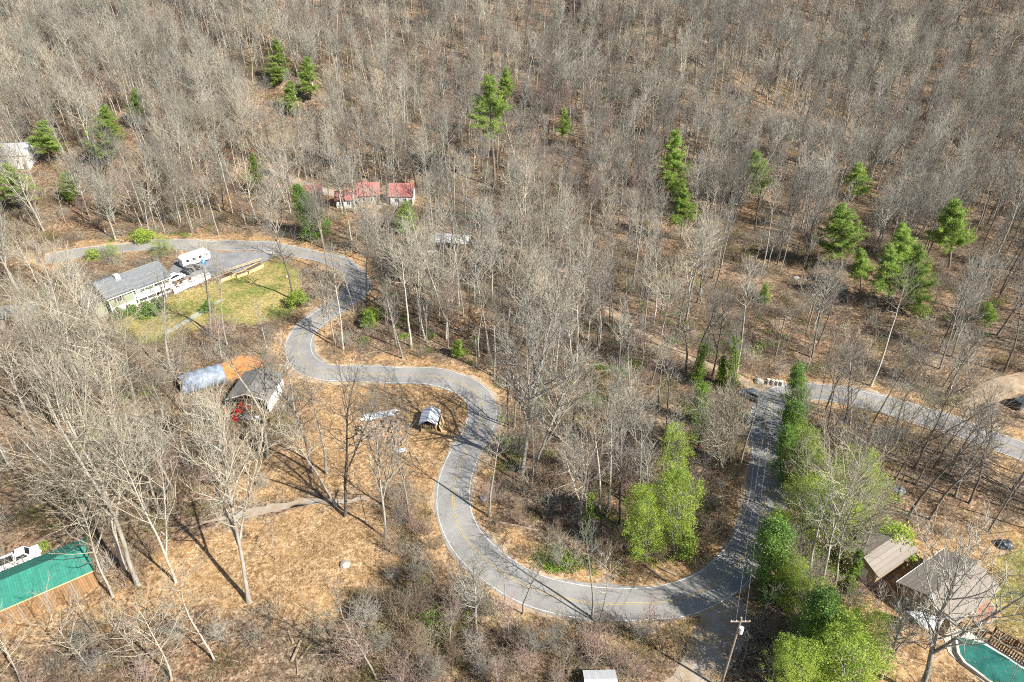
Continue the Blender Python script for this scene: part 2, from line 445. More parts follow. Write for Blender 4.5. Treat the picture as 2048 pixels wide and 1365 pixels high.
# ------------------------------------------------------------------ ground: one sheet to the horizon, fine where it is seen
gx = np.concatenate([np.linspace(-2000, -230, 60), np.arange(-220, 221, 1.1), np.linspace(230, 2000, 60)])
gy = np.concatenate([np.linspace(-1500, 15, 50), np.arange(20, 400, 1.1), np.linspace(402, 3000, 160)])
GX, GY = np.meshgrid(gx, gy)
V = np.stack([GX.ravel(), GY.ravel(), T(GX.ravel(), GY.ravel())], 1)
nx, ny = len(gx), len(gy)
ii = (np.arange(ny - 1)[:, None] * nx + np.arange(nx - 1)[None, :]).ravel()
F = np.stack([ii, ii + 1, ii + nx + 1, ii + nx], 1)

def ground_material():
    m = bpy.data.materials.new('leaf_litter')
    nt, b = nodes_of(m)
    b.inputs['Roughness'].default_value = 0.95; b.inputs['Specular IOR Level'].default_value = 0.1
    at_ = nt.nodes.new('ShaderNodeAttribute'); at_.attribute_name = 'zone'
    sp = nt.nodes.new('ShaderNodeSeparateColor'); nt.links.new(at_.outputs['Color'], sp.inputs[0])
    fine = noise_node(nt, 3.4, 8, 0.75)
    fine2 = noise_node(nt, 1.1, 7, 0.7)
    big = noise_node(nt, 0.045, 5, 0.6)
    med = noise_node(nt, 0.25, 5, 0.6)
    f = math_n(nt, 'ADD', math_n(nt, 'MULTIPLY', fine, 0.62), math_n(nt, 'MULTIPLY', fine2, 0.38))
    vo = nt.nodes.new('ShaderNodeTexVoronoi'); vo.inputs['Scale'].default_value = 2.6
    tcv = nt.nodes.new('ShaderNodeTexCoord'); nt.links.new(tcv.outputs['Object'], vo.inputs['Vector'])
    vs = nt.nodes.new('ShaderNodeSeparateColor'); nt.links.new(vo.outputs['Color'], vs.inputs[0])
    f = math_n(nt, 'ADD', f, math_n(nt, 'MULTIPLY', math_n(nt, 'SUBTRACT', vs.outputs[0], 0.5), 0.13))      # single leaf drifts
    litter = ramp(nt, f, [(0.37, (0.045, 0.029, 0.019)), (0.455, (0.15, 0.09, 0.052)), (0.53, (0.255, 0.163, 0.095)), (0.62, (0.45, 0.335, 0.22))])
    litter_b = ramp(nt, f, [(0.37, (0.04, 0.032, 0.024)), (0.46, (0.115, 0.086, 0.06)), (0.54, (0.205, 0.152, 0.105)), (0.63, (0.39, 0.31, 0.225))])
    c = mixc(nt, ramp(nt, big, [(0.40, (0,0,0)), (0.60, (1,1,1))]), litter, litter_b)
    med2 = noise_node(nt, 0.42, 6, 0.7)
    damp = ramp(nt, med2, [(0.50, (0,0,0)), (0.62, (1,1,1))])
    c = mixc(nt, math_n(nt, 'MULTIPLY', damp, 0.55), c, ramp(nt, f, [(0.38, (0.03, 0.022, 0.016)), (0.62, (0.20, 0.145, 0.10))]))      # matted dark leaf drifts
    pale_ = ramp(nt, noise_node(nt, 0.17, 5, 0.65), [(0.56, (0,0,0)), (0.68, (1,1,1))])
    c = mixc(nt, math_n(nt, 'MULTIPLY', pale_, 0.55), c, ramp(nt, f, [(0.38, (0.13, 0.10, 0.07)), (0.62, (0.46, 0.38, 0.28))]))          # bleached grass and bare soil
    moss = ramp(nt, med, [(0.58, (0,0,0)), (0.72, (1,1,1))])
    c = mixc(nt, math_n(nt, 'MULTIPLY', moss, 0.5), c, (0.17, 0.155, 0.06))
    straw = ramp(nt, f, [(0.37, (0.11, 0.068, 0.034)), (0.455, (0.27, 0.17, 0.085)), (0.535, (0.41, 0.275, 0.15)), (0.63, (0.60, 0.45, 0.28))])
    straw = mixc(nt, math_n(nt, 'MULTIPLY', ramp(nt, med, [(0.45, (0,0,0)), (0.65, (1,1,1))]), 0.35), straw, (0.40, 0.22, 0.09))
    straw = mixc(nt, math_n(nt, 'MULTIPLY', damp, 0.38), straw, ramp(nt, f, [(0.38, (0.06, 0.04, 0.025)), (0.62, (0.33, 0.22, 0.13))]))
    straw = mixc(nt, math_n(nt, 'MULTIPLY', moss, 0.3), straw, (0.24, 0.21, 0.09))
    edge = math_n(nt, 'MULTIPLY', math_n(nt, 'SUBTRACT', med, 0.5), 1.3)
    def mask(ch):
        v = math_n(nt, 'ADD', sp.outputs[ch], math_n(nt, 'MULTIPLY', edge, math_n(nt, 'GREATER_THAN', sp.outputs[ch], 0.02)))
        return ramp(nt, v, [(0.35, (0,0,0)), (0.65, (1,1,1))])
    c = mixc(nt, mask(1), c, straw)
    grass = ramp(nt, f, [(0.36, (0.13, 0.105, 0.04)), (0.5, (0.31, 0.25, 0.095)), (0.62, (0.47, 0.38, 0.18))])
    green = ramp(nt, f, [(0.36, (0.09, 0.10, 0.025)), (0.62, (0.27, 0.28, 0.085))])
    grass = mixc(nt, ramp(nt, noise_node(nt, 0.13, 4, 0.6), [(0.44, (0,0,0)), (0.6, (1,1,1))]), grass, green)
    c = mixc(nt, mask(0), c, grass)
    dirt = ramp(nt, f, [(0.36, (0.36, 0.15, 0.05)), (0.6, (0.55, 0.29, 0.11))])
    c = mixc(nt, mask(2), c, dirt)
    nt.links.new(c, b.inputs['Base Color'])
    bp = nt.nodes.new('ShaderNodeBump'); bp.inputs['Strength'].default_value = 0.8; bp.inputs['Distance'].default_value = 0.38
    nt.links.new(f, bp.inputs['Height']); nt.links.new(bp.outputs[0], b.inputs['Normal'])
    return m

gme = mesh_np('ground', V, F, ground_material(), smooth=True)
zx, zy = V[:, 0], V[:, 1]
near = (np.abs(zx) < 225) & (zy > 15) & (zy < 330)
zone = np.zeros((len(V), 4), np.float32); zone[:, 3] = 1
def soft(P, w): return np.clip(0.5 + dist_poly(zx[near], zy[near], P) / (2 * w), 0, 1)
zone[near, 0] = np.maximum(soft(LAWN, 2.5), soft(LAWN_R, 2.0) * 0.9)
dr = dist_line(zx[near], zy[near], ROAD)
zone[near, 1] = np.maximum.reduce([soft(STRAW, 5), soft(STRAW2, 4) * 0.85, soft(YARD_R, 4) * 0.7, soft(RED_YARD, 5) * 0.7, np.clip(1.2 - (dr - 3) / 5, 0, 0.62)])
zone[near, 2] = np.maximum(soft(ORANGE, 2.0), 0)
ca = gme.color_attributes.new('zone', 'FLOAT_COLOR', 'POINT')
ca.data.foreach_set('color', zone.ravel())
tag(link('ground', gme), kind='structure')

# ------------------------------------------------------------------ roads and paths
def ribbon(name, L, half, dz, material, kind='structure', offset=0.0, wob=0.0, nw=5, seed=1, taper=0):
    r = np.random.default_rng(seed)
    Tn = np.gradient(L, axis=0); Tn /= np.linalg.norm(Tn, axis=1)[:, None] + 1e-9
    N = np.stack([-Tn[:, 1], Tn[:, 0]], 1)
    n = len(L)
    def wv():
        if not wob: return np.zeros(n)
        k = r.normal(size=n + 16); k = np.convolve(k, np.ones(7) / 7, 'same')[8:-8]
        return k * wob * 2.2
    wl, wr = wv(), wv()
    hw = np.full(n, half)
    if taper:
        t = np.minimum(np.arange(n), np.arange(n)[::-1]) / taper
        hw = hw * np.clip(0.25 + t, 0, 1)
    pts = []
    for k in range(nw):
        u = k / (nw - 1) * 2 - 1
        o = offset + u * hw + (wl if u > 0 else wr) * abs(u)
        pts.append(L + N * o[:, None])
    P = np.stack(pts, 1).reshape(-1, 2)
    V = np.column_stack([P, T(P[:, 0], P[:, 1]) + dz])
    i = (np.arange(n - 1)[:, None] * nw + np.arange(nw - 1)[None, :]).ravel()
    F = np.stack([i, i + nw, i + nw + 1, i + 1], 1)
    return mesh_np(name, V, F, material)

tag(link('road_shoulder', ribbon('road_shoulder', ROAD, 3.25, 0.030, M['shoulder'], wob=0.75, seed=3)), kind='structure')
tag(link('road', ribbon('road', ROAD, 2.82, 0.055, M['asphalt'], wob=0.26, nw=7, seed=4)), kind='structure')
def multi(name, parts, m):
    Vs, Fs, b = [], [], 0
    for L, half, off, sl in parts:
        me = ribbon(name, L[sl], half, 0.075, m, offset=off, nw=2)
        v = np.zeros(len(me.vertices) * 3); me.vertices.foreach_get('co', v)
        f = np.zeros(len(me.polygons) * 4, np.int32); me.polygons.foreach_get('vertices', f)
        Vs.append(v.reshape(-1, 3)); Fs.append(f.reshape(-1, 4) + b); b += len(me.vertices)
        bpy.data.meshes.remove(me)
    return mesh_np(name, np.vstack(Vs), np.vstack(Fs), m)
full = slice(None)
tag(link('road_edge_lines', multi('road_edge_lines', [(ROAD, 0.07, 2.56, full), (ROAD, 0.07, -2.56, full)], M['paint_white'])), kind='structure')
tag(link('road_centre_lines', multi('road_centre_lines', [(ROAD, 0.045, 0.12, full), (ROAD, 0.045, -0.12, full)], M['paint_yellow'])), kind='structure')
tag(link('gravel_track', ribbon('gravel_track', TRACK, 1.2, 0.022, M['gravel_tan'], wob=0.45, seed=5)), kind='structure')
tag(link('far_driveway', ribbon('far_driveway', FARDRIVE, 1.7, 0.05, M['gravel'], wob=0.3, seed=6)), kind='structure')
tag(link('yard_track', ribbon('yard_track', YARDTRACK, 1.2, 0.022, M['gravel'], wob=0.6, seed=7, taper=14)), kind='structure')
tag(link('bottom_driveway', ribbon('bottom_driveway', BOTTOMDRIVE, 2.6, 0.022, M['gravel'], wob=0.4, seed=8)), kind='structure')
tag(link('dirt_driveway', ribbon('dirt_driveway', DIRTDRIVE, 2.4, 0.022, M['gravel_tan'], wob=0.4, seed=9)), kind='structure')

def sheet(name, P, dz, material, sub=1.5):
    """a flat patch of ground cover following the terrain, outline P in metres"""
    import bmesh
    bm = bmesh.new()
    vs = [bm.verts.new((p[0], p[1], 0)) for p in P]
    f = bm.faces.new(vs); bmesh.ops.triangulate(bm, faces=[f])
    for _ in range(4):
        long = [e for e in bm.edges if e.calc_length() > sub]
        if not long: break
        bmesh.ops.subdivide_edges(bm, edges=long, cuts=1)
        bmesh.ops.triangulate(bm, faces=bm.faces[:])
    for v in bm.verts: v.co.z = Tz(v.co.x, v.co.y) + dz
    for fc in bm.faces:
        if fc.normal.z < 0: fc.normal_flip()
    bm.normal_update()
    me = bpy.data.meshes.new(name); bm.to_mesh(me); bm.free()
    me.materials.append(material)
    return me
tag(link('house_driveway', sheet('house_driveway', DRIVE_POLY, 0.045, M['asphalt_drive'])), kind='structure')
# ------------------------------------------------------------------ tree builders
def unit(v): return v / (np.linalg.norm(v) + 1e-9)
def rot_about(v, ax, a):
    ax = unit(ax); return v * math.cos(a) + np.cross(ax, v) * math.sin(a) + ax * (ax @ v) * (1 - math.cos(a))

class Acc:
    def __init__(s): s.V = []; s.F = []; s.n = 0
    def tube(s, P, Rr, n):
        v, f = tube(np.asarray(P), np.asarray(Rr), n); s.V.append(v); s.F.append(f + s.n); s.n += len(v)
    def quads(s, Q):
        """Q: (n,4,3)"""
        s.V.append(Q.reshape(-1, 3)); s.F.append(np.arange(len(Q) * 4).reshape(-1, 4) + s.n); s.n += len(Q) * 4
    def get(s): return np.vstack(s.V), np.vstack(s.F)

def polyline(r, p, d, L, k, wander, up):
    """k segments of a growing shoot; up > 0 bends it skyward"""
    P = [p]; d = unit(d)
    for i in range(k):
        d = unit(d + r.normal(size=3) * wander + np.array([0, 0, up / k]))
        p = p + d * L / k; P.append(p)
    return np.array(P), d

def along(P, u):
    t = u * (len(P) - 1); i = min(int(t), len(P) - 2); f = t - i
    return P[i] * (1 - f) + P[i+1] * f, unit(P[i+1] - P[i])

def bare_tree(seed, H, cs=0.45, nprim=24, spread=0.22, elev=(30, 60), up=0.5, r0=0.011, forks=1, fork_at=0.3, sec=1.7, twig=3.4, tw_r=0.017, wander=0.03, dead=3):
    r = np.random.default_rng(seed)
    tk, cr = Acc(), Acc()
    stems = []
    P, d = polyline(r, np.zeros(3), np.array([r.normal() * .04, r.normal() * .04, 1]), H, 14, wander, 0.35)
    rad = H * r0 * np.clip((1 - np.linspace(0, 1, 15)) ** 0.75, 0.06, 1); rad[0] *= 1.35
    P[0, 2] -= 0.35
    tk.tube(P, rad, 8); stems.append((P, rad, cs))
    for j in range(forks - 1):
        u = fork_at * r.uniform(0.8, 1.25)
        p, d = along(P, u); az = r.uniform(0, 2 * math.pi) if forks > 2 else j * math.pi + r.uniform(0, 1)
        dd = d * 1.0 + 0.42 * np.array([math.cos(az), math.sin(az), 0])
        L = H * (1 - u) * r.uniform(0.82, 0.98)
        P2, _ = polyline(r, p, dd, L, 11, wander, 0.5)
        rr = np.interp(u, np.linspace(0, 1, 15), rad) * 0.8 * np.clip((1 - np.linspace(0, 1, 12)) ** 0.75, 0.06, 1)
        tk.tube(P2, rr, 7); stems.append((P2, rr, max(0.12, (cs - u) / (1 - u))))
    for si, (SPt, SR, c0) in enumerate(stems):
        Ls = np.linalg.norm(SPt[-1] - SPt[0])
        n = int(nprim * (1 if si == 0 else 0.7))
        az = r.uniform(0, 6.28)
        for i in range(n + dead):
            isdead = i >= n
            t = r.uniform(min(0.22, c0 * .6), c0) if isdead else c0 + (0.985 - c0) * ((i + r.uniform(0, .8)) / n)
            az += 2.4 + r.normal() * 0.4
            p, d = along(SPt, t)
            q = (t - c0) / (1 - c0)
            L = spread * H * (0.45 + 0.9 * math.sin(math.pi * min(1, max(0, q * 0.78 + 0.2)))) * r.uniform(0.6, 1.15) * (0.8 if si else 1)
            if isdead: L *= 0.3
            L = max(0.8, min(L, Ls * (1 - t) * 1.1 + 1.6))
            e = R(elev[0] + (elev[1] - elev[0]) * max(q, 0) + r.normal() * 8)
            dd = np.array([math.cos(az) * math.cos(e), math.sin(az) * math.cos(e), math.sin(e)])
            pr = np.interp(t, np.linspace(0, 1, len(SR)), SR)
            k = 6
            B, _ = polyline(r, p, dd, L, k, 0.10, up)
            br = min(pr * 0.55, 0.014 * L + 0.012) * np.linspace(1, 0.22, k + 1) + 0.006
            (cr if br[0] < 0.09 else tk).tube(B, br, 5)
            if isdead: continue
            ns = max(2, int(L * sec))
            for s in range(ns):
                u = 0.18 + 0.8 * (s + r.uniform(0, 1)) / ns
                p2, d2 = along(B, min(u, .99))
                L2 = L * r.uniform(0.25, 0.5) * (1.15 - 0.6 * u) + 0.35
                ax = np.cross(d2, r.normal(size=3))
                d3 = rot_about(d2, ax, R(r.uniform(28, 55)))
                S, _ = polyline(r, p2, d3, L2, 3, 0.12, up * 0.6)
                cr.tube(S, np.linspace(tw_r * 1.25, tw_r * 0.75, 4) * min(1.5, 0.7 + L2 * 0.3), 3)
                nt_ = max(2, int(L2 * twig))
                for w in range(nt_):
                    u2 = 0.15 + 0.85 * (w + r.uniform(0, 1)) / nt_
                    p3, d4 = along(S, min(u2, .995))
                    d5 = rot_about(d4, np.cross(d4, r.normal(size=3)), R(r.uniform(15, 50)))
                    L3 = r.uniform(0.45, 1.15)
                    Tw, _ = polyline(r, p3, d5, L3, 2, 0.14, up * 0.4)
                    cr.tube(Tw, np.array([tw_r, tw_r * 0.8, tw_r * 0.35]), 3)
    return tk.get(), cr.get()

def rand_quads(r, C, size, aspect, tilt=None, droop=0.0):
    """leaf quads at centres C (n,3); tilt 0..1 how much they lie flat"""
    n = len(C)
    a = r.normal(size=(n, 3)); a[:, 2] *= 0.6; a[:, 2] -= droop; a /= np.linalg.norm(a, axis=1)[:, None]
    b = r.normal(size=(n, 3))
    if tilt: b[:, 2] *= (1 - tilt)
    b -= (a * b).sum(1)[:, None] * a; b /= np.linalg.norm(b, axis=1)[:, None]
    s = (size * r.uniform(0.6, 1.3, n))[:, None]
    a = a * s; b = b * s * aspect
    return np.stack([C - a, C + b * 0.9 - a * 0.1, C + a, C - b * 0.9 - a * 0.1], 1) if True else None

def pine(seed, H, cs=0.2, spread=0.2, nwh=26, blade=0.34, lean=0.02, dens=1.0, ragged=0.35):
    r = np.random.default_rng(seed)
    tk, cr = Acc(), Acc()
    P, d = polyline(r, np.zeros(3), np.array([r.normal() * lean, r.normal() * lean, 1]), H, 12, 0.012, 0.2)
    P[0, 2] -= 0.3
    rad = H * 0.0125 * np.clip((1 - np.linspace(0, 1, 13)) ** 0.8, 0.05, 1)
    tk.tube(P, rad, 8)
    C = []
    for i in range(nwh):
        t0_ = cs + (0.99 - cs) * (i + r.uniform(0, .6)) / nwh
        for b in range(r.integers(4, 7)):
            t = min(.985, max(cs, t0_ + r.normal() * .018)); q = (t - cs) / (1 - cs)
            az = r.uniform(0, 6.283)
            L = spread * H * (1.02 - q) ** 0.75 * (0.55 + 0.45 * min(1, q * 5 + .2)) * r.uniform(1 - ragged, 1 + ragged * 0.6) + 0.35
            if r.uniform() < 0.10: continue
            e = R(-4 + 48 * q + r.normal() * 13)
            p, _ = along(P, min(t + r.uniform(-.01, .01), .995))
            B, _ = polyline(r, p, np.array([math.cos(az) * math.cos(e), math.sin(az) * math.cos(e), math.sin(e)]), L, 5, 0.06, 0.25)
            tk.tube(B, np.linspace(0.012 * L + .012, 0.012, 6), 3)
            m = int(max(3, L * 3.6 * dens))
            for s in range(m):
                u = 0.22 + 0.78 * (s + r.uniform()) / m
                p2, d2 = along(B, min(u, .99))
                side = np.cross(d2, [0, 0, 1]); w = L * 0.24 * math.sin(math.pi * (0.25 + 0.7 * u))
                c = p2 + side * r.uniform(-1, 1) * w + np.array([0, 0, r.normal() * 0.2])
                k = 9
                C.append((c, k))
    Cs = np.repeat(np.array([c for c, _ in C]), 18, axis=0)
    Cs = Cs + r.normal(size=Cs.shape) * np.array([0.21, 0.21, 0.13])
    cr.quads(rand_quads(r, Cs, blade, 0.13, 0.3, droop=-0.25))
    return tk.get(), cr.get()

def leafy(seed, H, shape, nclump=240, per=46, size=0.16, stems=5, clump_r=0.55, gap=0.0):
    """broad-leaved evergreen: shape(q, az) gives crown radius at height fraction q"""
    r = np.random.default_rng(seed)
    tk, cr = Acc(), Acc()
    C = []
    for i in range(nclump):
        q = r.beta(1.25, 1.15); az = r.uniform(0, 6.283)
        rad = shape(q, az) * math.sqrt(r.uniform(0.12, 1)) * (1 + 0.32 * math.sin(3 * az + 9 * q + seed) + 0.15 * math.sin(5 * az - 13 * q))
        c = np.array([rad * math.cos(az), rad * math.sin(az), H * (0.05 + 0.93 * q)])
        C.append(c)
    C = np.array(C)
    for s in range(stems):
        az = s * 6.283 / stems + r.uniform(0, .8)
        P, _ = polyline(r, np.array([0.25 * math.cos(az), 0.25 * math.sin(az), -0.25]), np.array([0.22 * math.cos(az), 0.22 * math.sin(az), 1]), H * 0.85, 7, 0.08, 0.3)
        tk.tube(P, np.linspace(0.011 * H + .02, 0.015, 8), 5)
        for c in C[s::stems][::3]:
            j = int(np.clip((c[2] / H) * 7 - 1, 0, 6)); p = P[j]
            tk.tube(np.array([p, (p + c) / 2 + [0, 0, -.1], c]), np.array([.03, .02, .012]), 3)
    cl = np.repeat(C, per, axis=0)
    cr_ = clump_r * r.uniform(0.6, 1.35, len(C)); cl = cl + r.normal(size=cl.shape) * np.repeat(cr_, per)[:, None] * np.array([.62, .62, .42])
    cl[:, 2] = np.maximum(cl[:, 2] - 0.5 * (np.hypot(cl[:, 0] - np.repeat(C[:, 0], per), cl[:, 1] - np.repeat(C[:, 1], per))) ** 2, 0.08)
    cr.quads(rand_quads(r, cl, size, 0.5, 0.35, droop=0.2))
    return tk.get(), cr.get()

def brush(seed, rad, h, n, kids=3, spread=0.5, lay=0.15):
    r = np.random.default_rng(seed); a = Acc()
    for i in range(n):
        az = r.uniform(0, 6.283); rr = rad * math.sqrt(r.uniform())
        p = np.array([rr * math.cos(az), rr * math.sin(az), -0.1])
        if r.uniform() < lay:
            d = np.array([r.normal(), r.normal(), 0.06]); p[2] = 0.05; up = 0
        else:
            d = np.array([r.normal() * spread, r.normal() * spread, 1]); up = 0.0
        L = h * r.uniform(0.45, 1.1)
        P, _ = polyline(r, p, d, L, 3, 0.13, up)
        a.tube(P, np.linspace(0.022, 0.008, 4), 3)
        for k in range(kids):
            q, d2 = along(P, r.uniform(0.3, .98))
            S, _ = polyline(r, q, rot_about(d2, np.cross(d2, r.normal(size=3)), R(r.uniform(20, 60))), L * r.uniform(.2, .5), 2, .15, .1)
            a.tube(S, np.array([.014, .011, .006]), 3)
    return a.get()

def grass_tuft(seed, rad, h, n):
    r = np.random.default_rng(seed); a = Acc()
    az = r.uniform(0, 6.283, n); rr = rad * np.sqrt(r.uniform(0, 1, n))
    p = np.stack([rr * np.cos(az), rr * np.sin(az), np.zeros(n)], 1)
    d = r.normal(size=(n, 3)) * [.55, .55, 0] + [0, 0, 1]; d /= np.linalg.norm(d, axis=1)[:, None]
    L = (h * r.uniform(.4, 1.2, n))[:, None]
    s = np.cross(d, r.normal(size=(n, 3))); s /= np.linalg.norm(s, axis=1)[:, None]; s *= 0.022
    a.quads(np.stack([p - s, p + s, p + d * L + s * .3, p + d * L - s * .3], 1))
    return a.get()

PROTO = {}                 # kind -> list of (trunk mesh, crown mesh, joined mesh, height)
def add_proto(kind, tc, H, mt, mc, joined=True):
    (tv, tf), (cv, cf) = tc
    a = mesh_np(kind + '_trunk', tv, tf, mt, smooth=True)
    b = mesh_np(kind + '_crown', cv, cf, mc)
    j = mesh_np(kind + '_whole', np.vstack([tv, cv]), np.vstack([tf, cf + len(tv)]), [mt, mc], np.concatenate([np.zeros(len(tf)), np.ones(len(cf))])) if joined else None
    PROTO.setdefault(kind, []).append((a, b, j, H))

for i in range(4):   # tall straight woodland trees with narrow tops
    add_proto('tall', bare_tree(100 + i, 22, cs=0.56 + .05 * (i % 3), nprim=19, spread=0.155, elev=(38, 68), up=0.65, r0=0.0098, sec=1.5, twig=1.7), 22, M['bark_grey'], M['twig_grey'])
for i in range(2):   # the same with dusky bark
    add_proto('dusky', bare_tree(150 + i, 21, cs=0.56, nprim=19, spread=0.17, elev=(35, 66), up=0.6, r0=0.0092, sec=1.5, twig=1.9), 21, M['bark_dark'], M['twig_dark'])
add_proto('maple', bare_tree(430, 24, cs=0.36, nprim=30, spread=0.17, elev=(38, 70), up=0.6, r0=0.0098, forks=3, fork_at=0.30, sec=2.0, twig=2.8, tw_r=.0125, wander=.04), 24, M['bark_pale'], M['twig_pale'], False)
for i in range(3):   # broad fan-shaped crowns
    add_proto('broad', bare_tree(200 + i, 19, cs=0.34, nprim=24, spread=0.27, elev=(32, 66), up=0.75, r0=0.012, forks=2 + i % 2, fork_at=0.30, sec=1.4, twig=1.8), 19, M['bark_grey'], M['twig_grey'])
for i in range(3):   # slender poles
    add_proto('slender', bare_tree(300 + i, 13, cs=0.52, nprim=14, spread=0.14, elev=(35, 62), up=0.6, r0=0.0072, sec=1.6, twig=2.0, tw_r=0.016, wander=.045), 13, M['bark_grey'], M['twig_grey'])
for i in range(3):   # pale barked
    add_proto('pale', bare_tree(400 + i, 24, cs=0.34, nprim=22, spread=0.26, elev=(20, 62), up=0.5, r0=0.0088, forks=1 + (i % 3), fork_at=0.24, sec=1.35, twig=1.7, wander=.06, tw_r=.0125), 24, M['bark_pale'], M['twig_pale'])
for i in range(2):   # reddish tops (maples in bud)
    add_proto('red', bare_tree(500 + i, 16, cs=0.38, nprim=24, spread=0.21, elev=(35, 66), up=0.7, r0=0.010, forks=2, fork_at=0.34, sec=1.6, twig=2.3), 16, M['bark_grey'], M['twig_red'])
for i in range(2):   # dark barked
    add_proto('dark', bare_tree(600 + i, 21, cs=0.42, nprim=22, spread=0.20, elev=(25, 60), up=0.5, r0=0.0098, forks=1 + i, fork_at=.35, sec=1.3, twig=1.9, wander=.05), 21, M['bark_dark'], M['twig_dark'])
for i in range(2):   # pale slender
    add_proto('paleslim', bare_tree(700 + i, 12, cs=0.32, nprim=18, spread=0.22, elev=(28, 60), up=0.5, r0=0.0085, sec=1.7, twig=2.6, tw_r=0.014, wander=.06), 12, M['bark_pale'], M['twig_pale'])
for i in range(3):   # many stemmed bare bushes
    add_proto('bush', bare_tree(820 + i, 5.0, cs=0.12, nprim=15, spread=0.34, elev=(35, 75), up=0.45, r0=0.009, forks=6, fork_at=0.08, sec=2.0, twig=2.6, tw_r=.011, wander=.09, dead=0), 5.0, M['brush'], (M['brush'], M['twig_red'], M['twig_grey'])[i])
# many thin stems from one root, fanned like a broom
add_proto('fan', bare_tree(801, 13, cs=0.10, nprim=34, spread=0.42, elev=(48, 78), up=0.7, r0=0.010, forks=6, fork_at=0.05, sec=1.2, twig=2.2, tw_r=.015), 13, M['bark_grey'], M['twig_pale'], False)

for i in range(3):
    add_proto('pine', pine(900 + i, 18, cs=(0.12, 0.22, 0.34)[i], spread=(0.27, 0.255, 0.235)[i], nwh=24, blade=.33, dens=1.0, ragged=.55), 18, M['bark_dark'], M['needle'])
add_proto('highpine', pine(910, 22, cs=0.52, spread=0.19, nwh=15, blade=.34, ragged=.55), 22, M['bark_dark'], M['needle'])
add_proto('youngpine', pine(911, 8, cs=0.08, spread=0.24, nwh=18, blade=.26), 8, M['bark_dark'], M['needle'])

dome = lambda rx: (lambda q, az: rx * math.sin(math.pi * min(0.97, 0.2 + 0.72 * q)) ** 0.7)
cone = lambda rx: (lambda q, az: rx * (1.05 - q) ** 0.7 * min(1, .55 + q * 3))
add_proto('evergreen', leafy(21, 13, dome(3.6), 330, 80, 0.095, clump_r=.55, stems=8), 13, M['bark_grey'], M['leaf_bright'])
add_proto('evergreen', leafy(22, 12, dome(3.3), 290, 80, 0.095, clump_r=.55, stems=8), 12, M['bark_grey'], M['leaf_bright'])
add_proto('conical', leafy(23, 11, cone(2.9), 250, 80, 0.09, clump_r=.46), 11, M['bark_dark'], M['leaf_dark'])
add_proto('conical', leafy(24, 9, cone(2.6), 210, 80, 0.09, clump_r=.46), 9, M['bark_dark'], M['leaf_dark'])
add_proto('airy', leafy(25, 11, dome(3.6), 180, 60, 0.085, clump_r=.68, stems=9), 11, M['bark_grey'], M['leaf_bright'])
add_proto('shrub', leafy(26, 2.0, dome(1.2), 70, 50, 0.09, clump_r=.32, stems=4), 2.0, M['bark_dark'], M['leaf_dark'])
add_proto('brightshrub', leafy(27, 2.6, dome(1.6), 70, 46, 0.11, clump_r=.42, stems=4), 2.6, M['bark_dark'], M['leaf_bright'])

# ------------------------------------------------------------------ bookkeeping for placed trees
def footprint(P, margin=0.0):
    EXTRA_BLOCK.append((np.array([(p[0], p[1]) for p in P]), margin))

PLACED = []                # (x, y, px, py, kindword, object)
def plant(kind, name, loc, h, rz, label, cat='tree', group=None, lean=(0, 0), variant=0, crown='crown', sxy=1.0):
    t, c, _, H = PROTO[kind][variant % len(PROTO[kind])]
    s = h / H
    rot = Euler((lean[1], lean[0], 0)).to_matrix() @ Matrix.Rotation(rz, 3, 'Z')
    o = empty(name, loc, 0, label, cat, group, rot=rot.to_euler())
    o.scale = (s * sxy, s * sxy, s)
    link('trunk', t, o); link(crown, c, o)
    return o

def plant_px(kind, name, base, top, label, cat='tree', group=None, variant=0, rz=None, sxy=1.0, crown='crown', dz=0):
    """stands on the ground where the photograph shows its foot and reaches to where its top shows"""
    b = at(*base)
    d = ray(*top); s = b.y / d[1]
    tx, tz = d[0] * s, CAM_H + d[2] * s
    h = tz - b.z
    ln = math.atan2(tx - b.x, h)
    ln = max(-0.30, min(0.30, ln))
    o = plant(kind, name, (b.x, b.y, b.z + dz), h / math.cos(ln), random.uniform(0, 6.28) if rz is None else rz, label, cat, group, (ln, random.uniform(-.03, .03)), variant, crown, sxy)
    PLACED.append((b.x, b.y, base[0], base[1], cat, o))
    return o
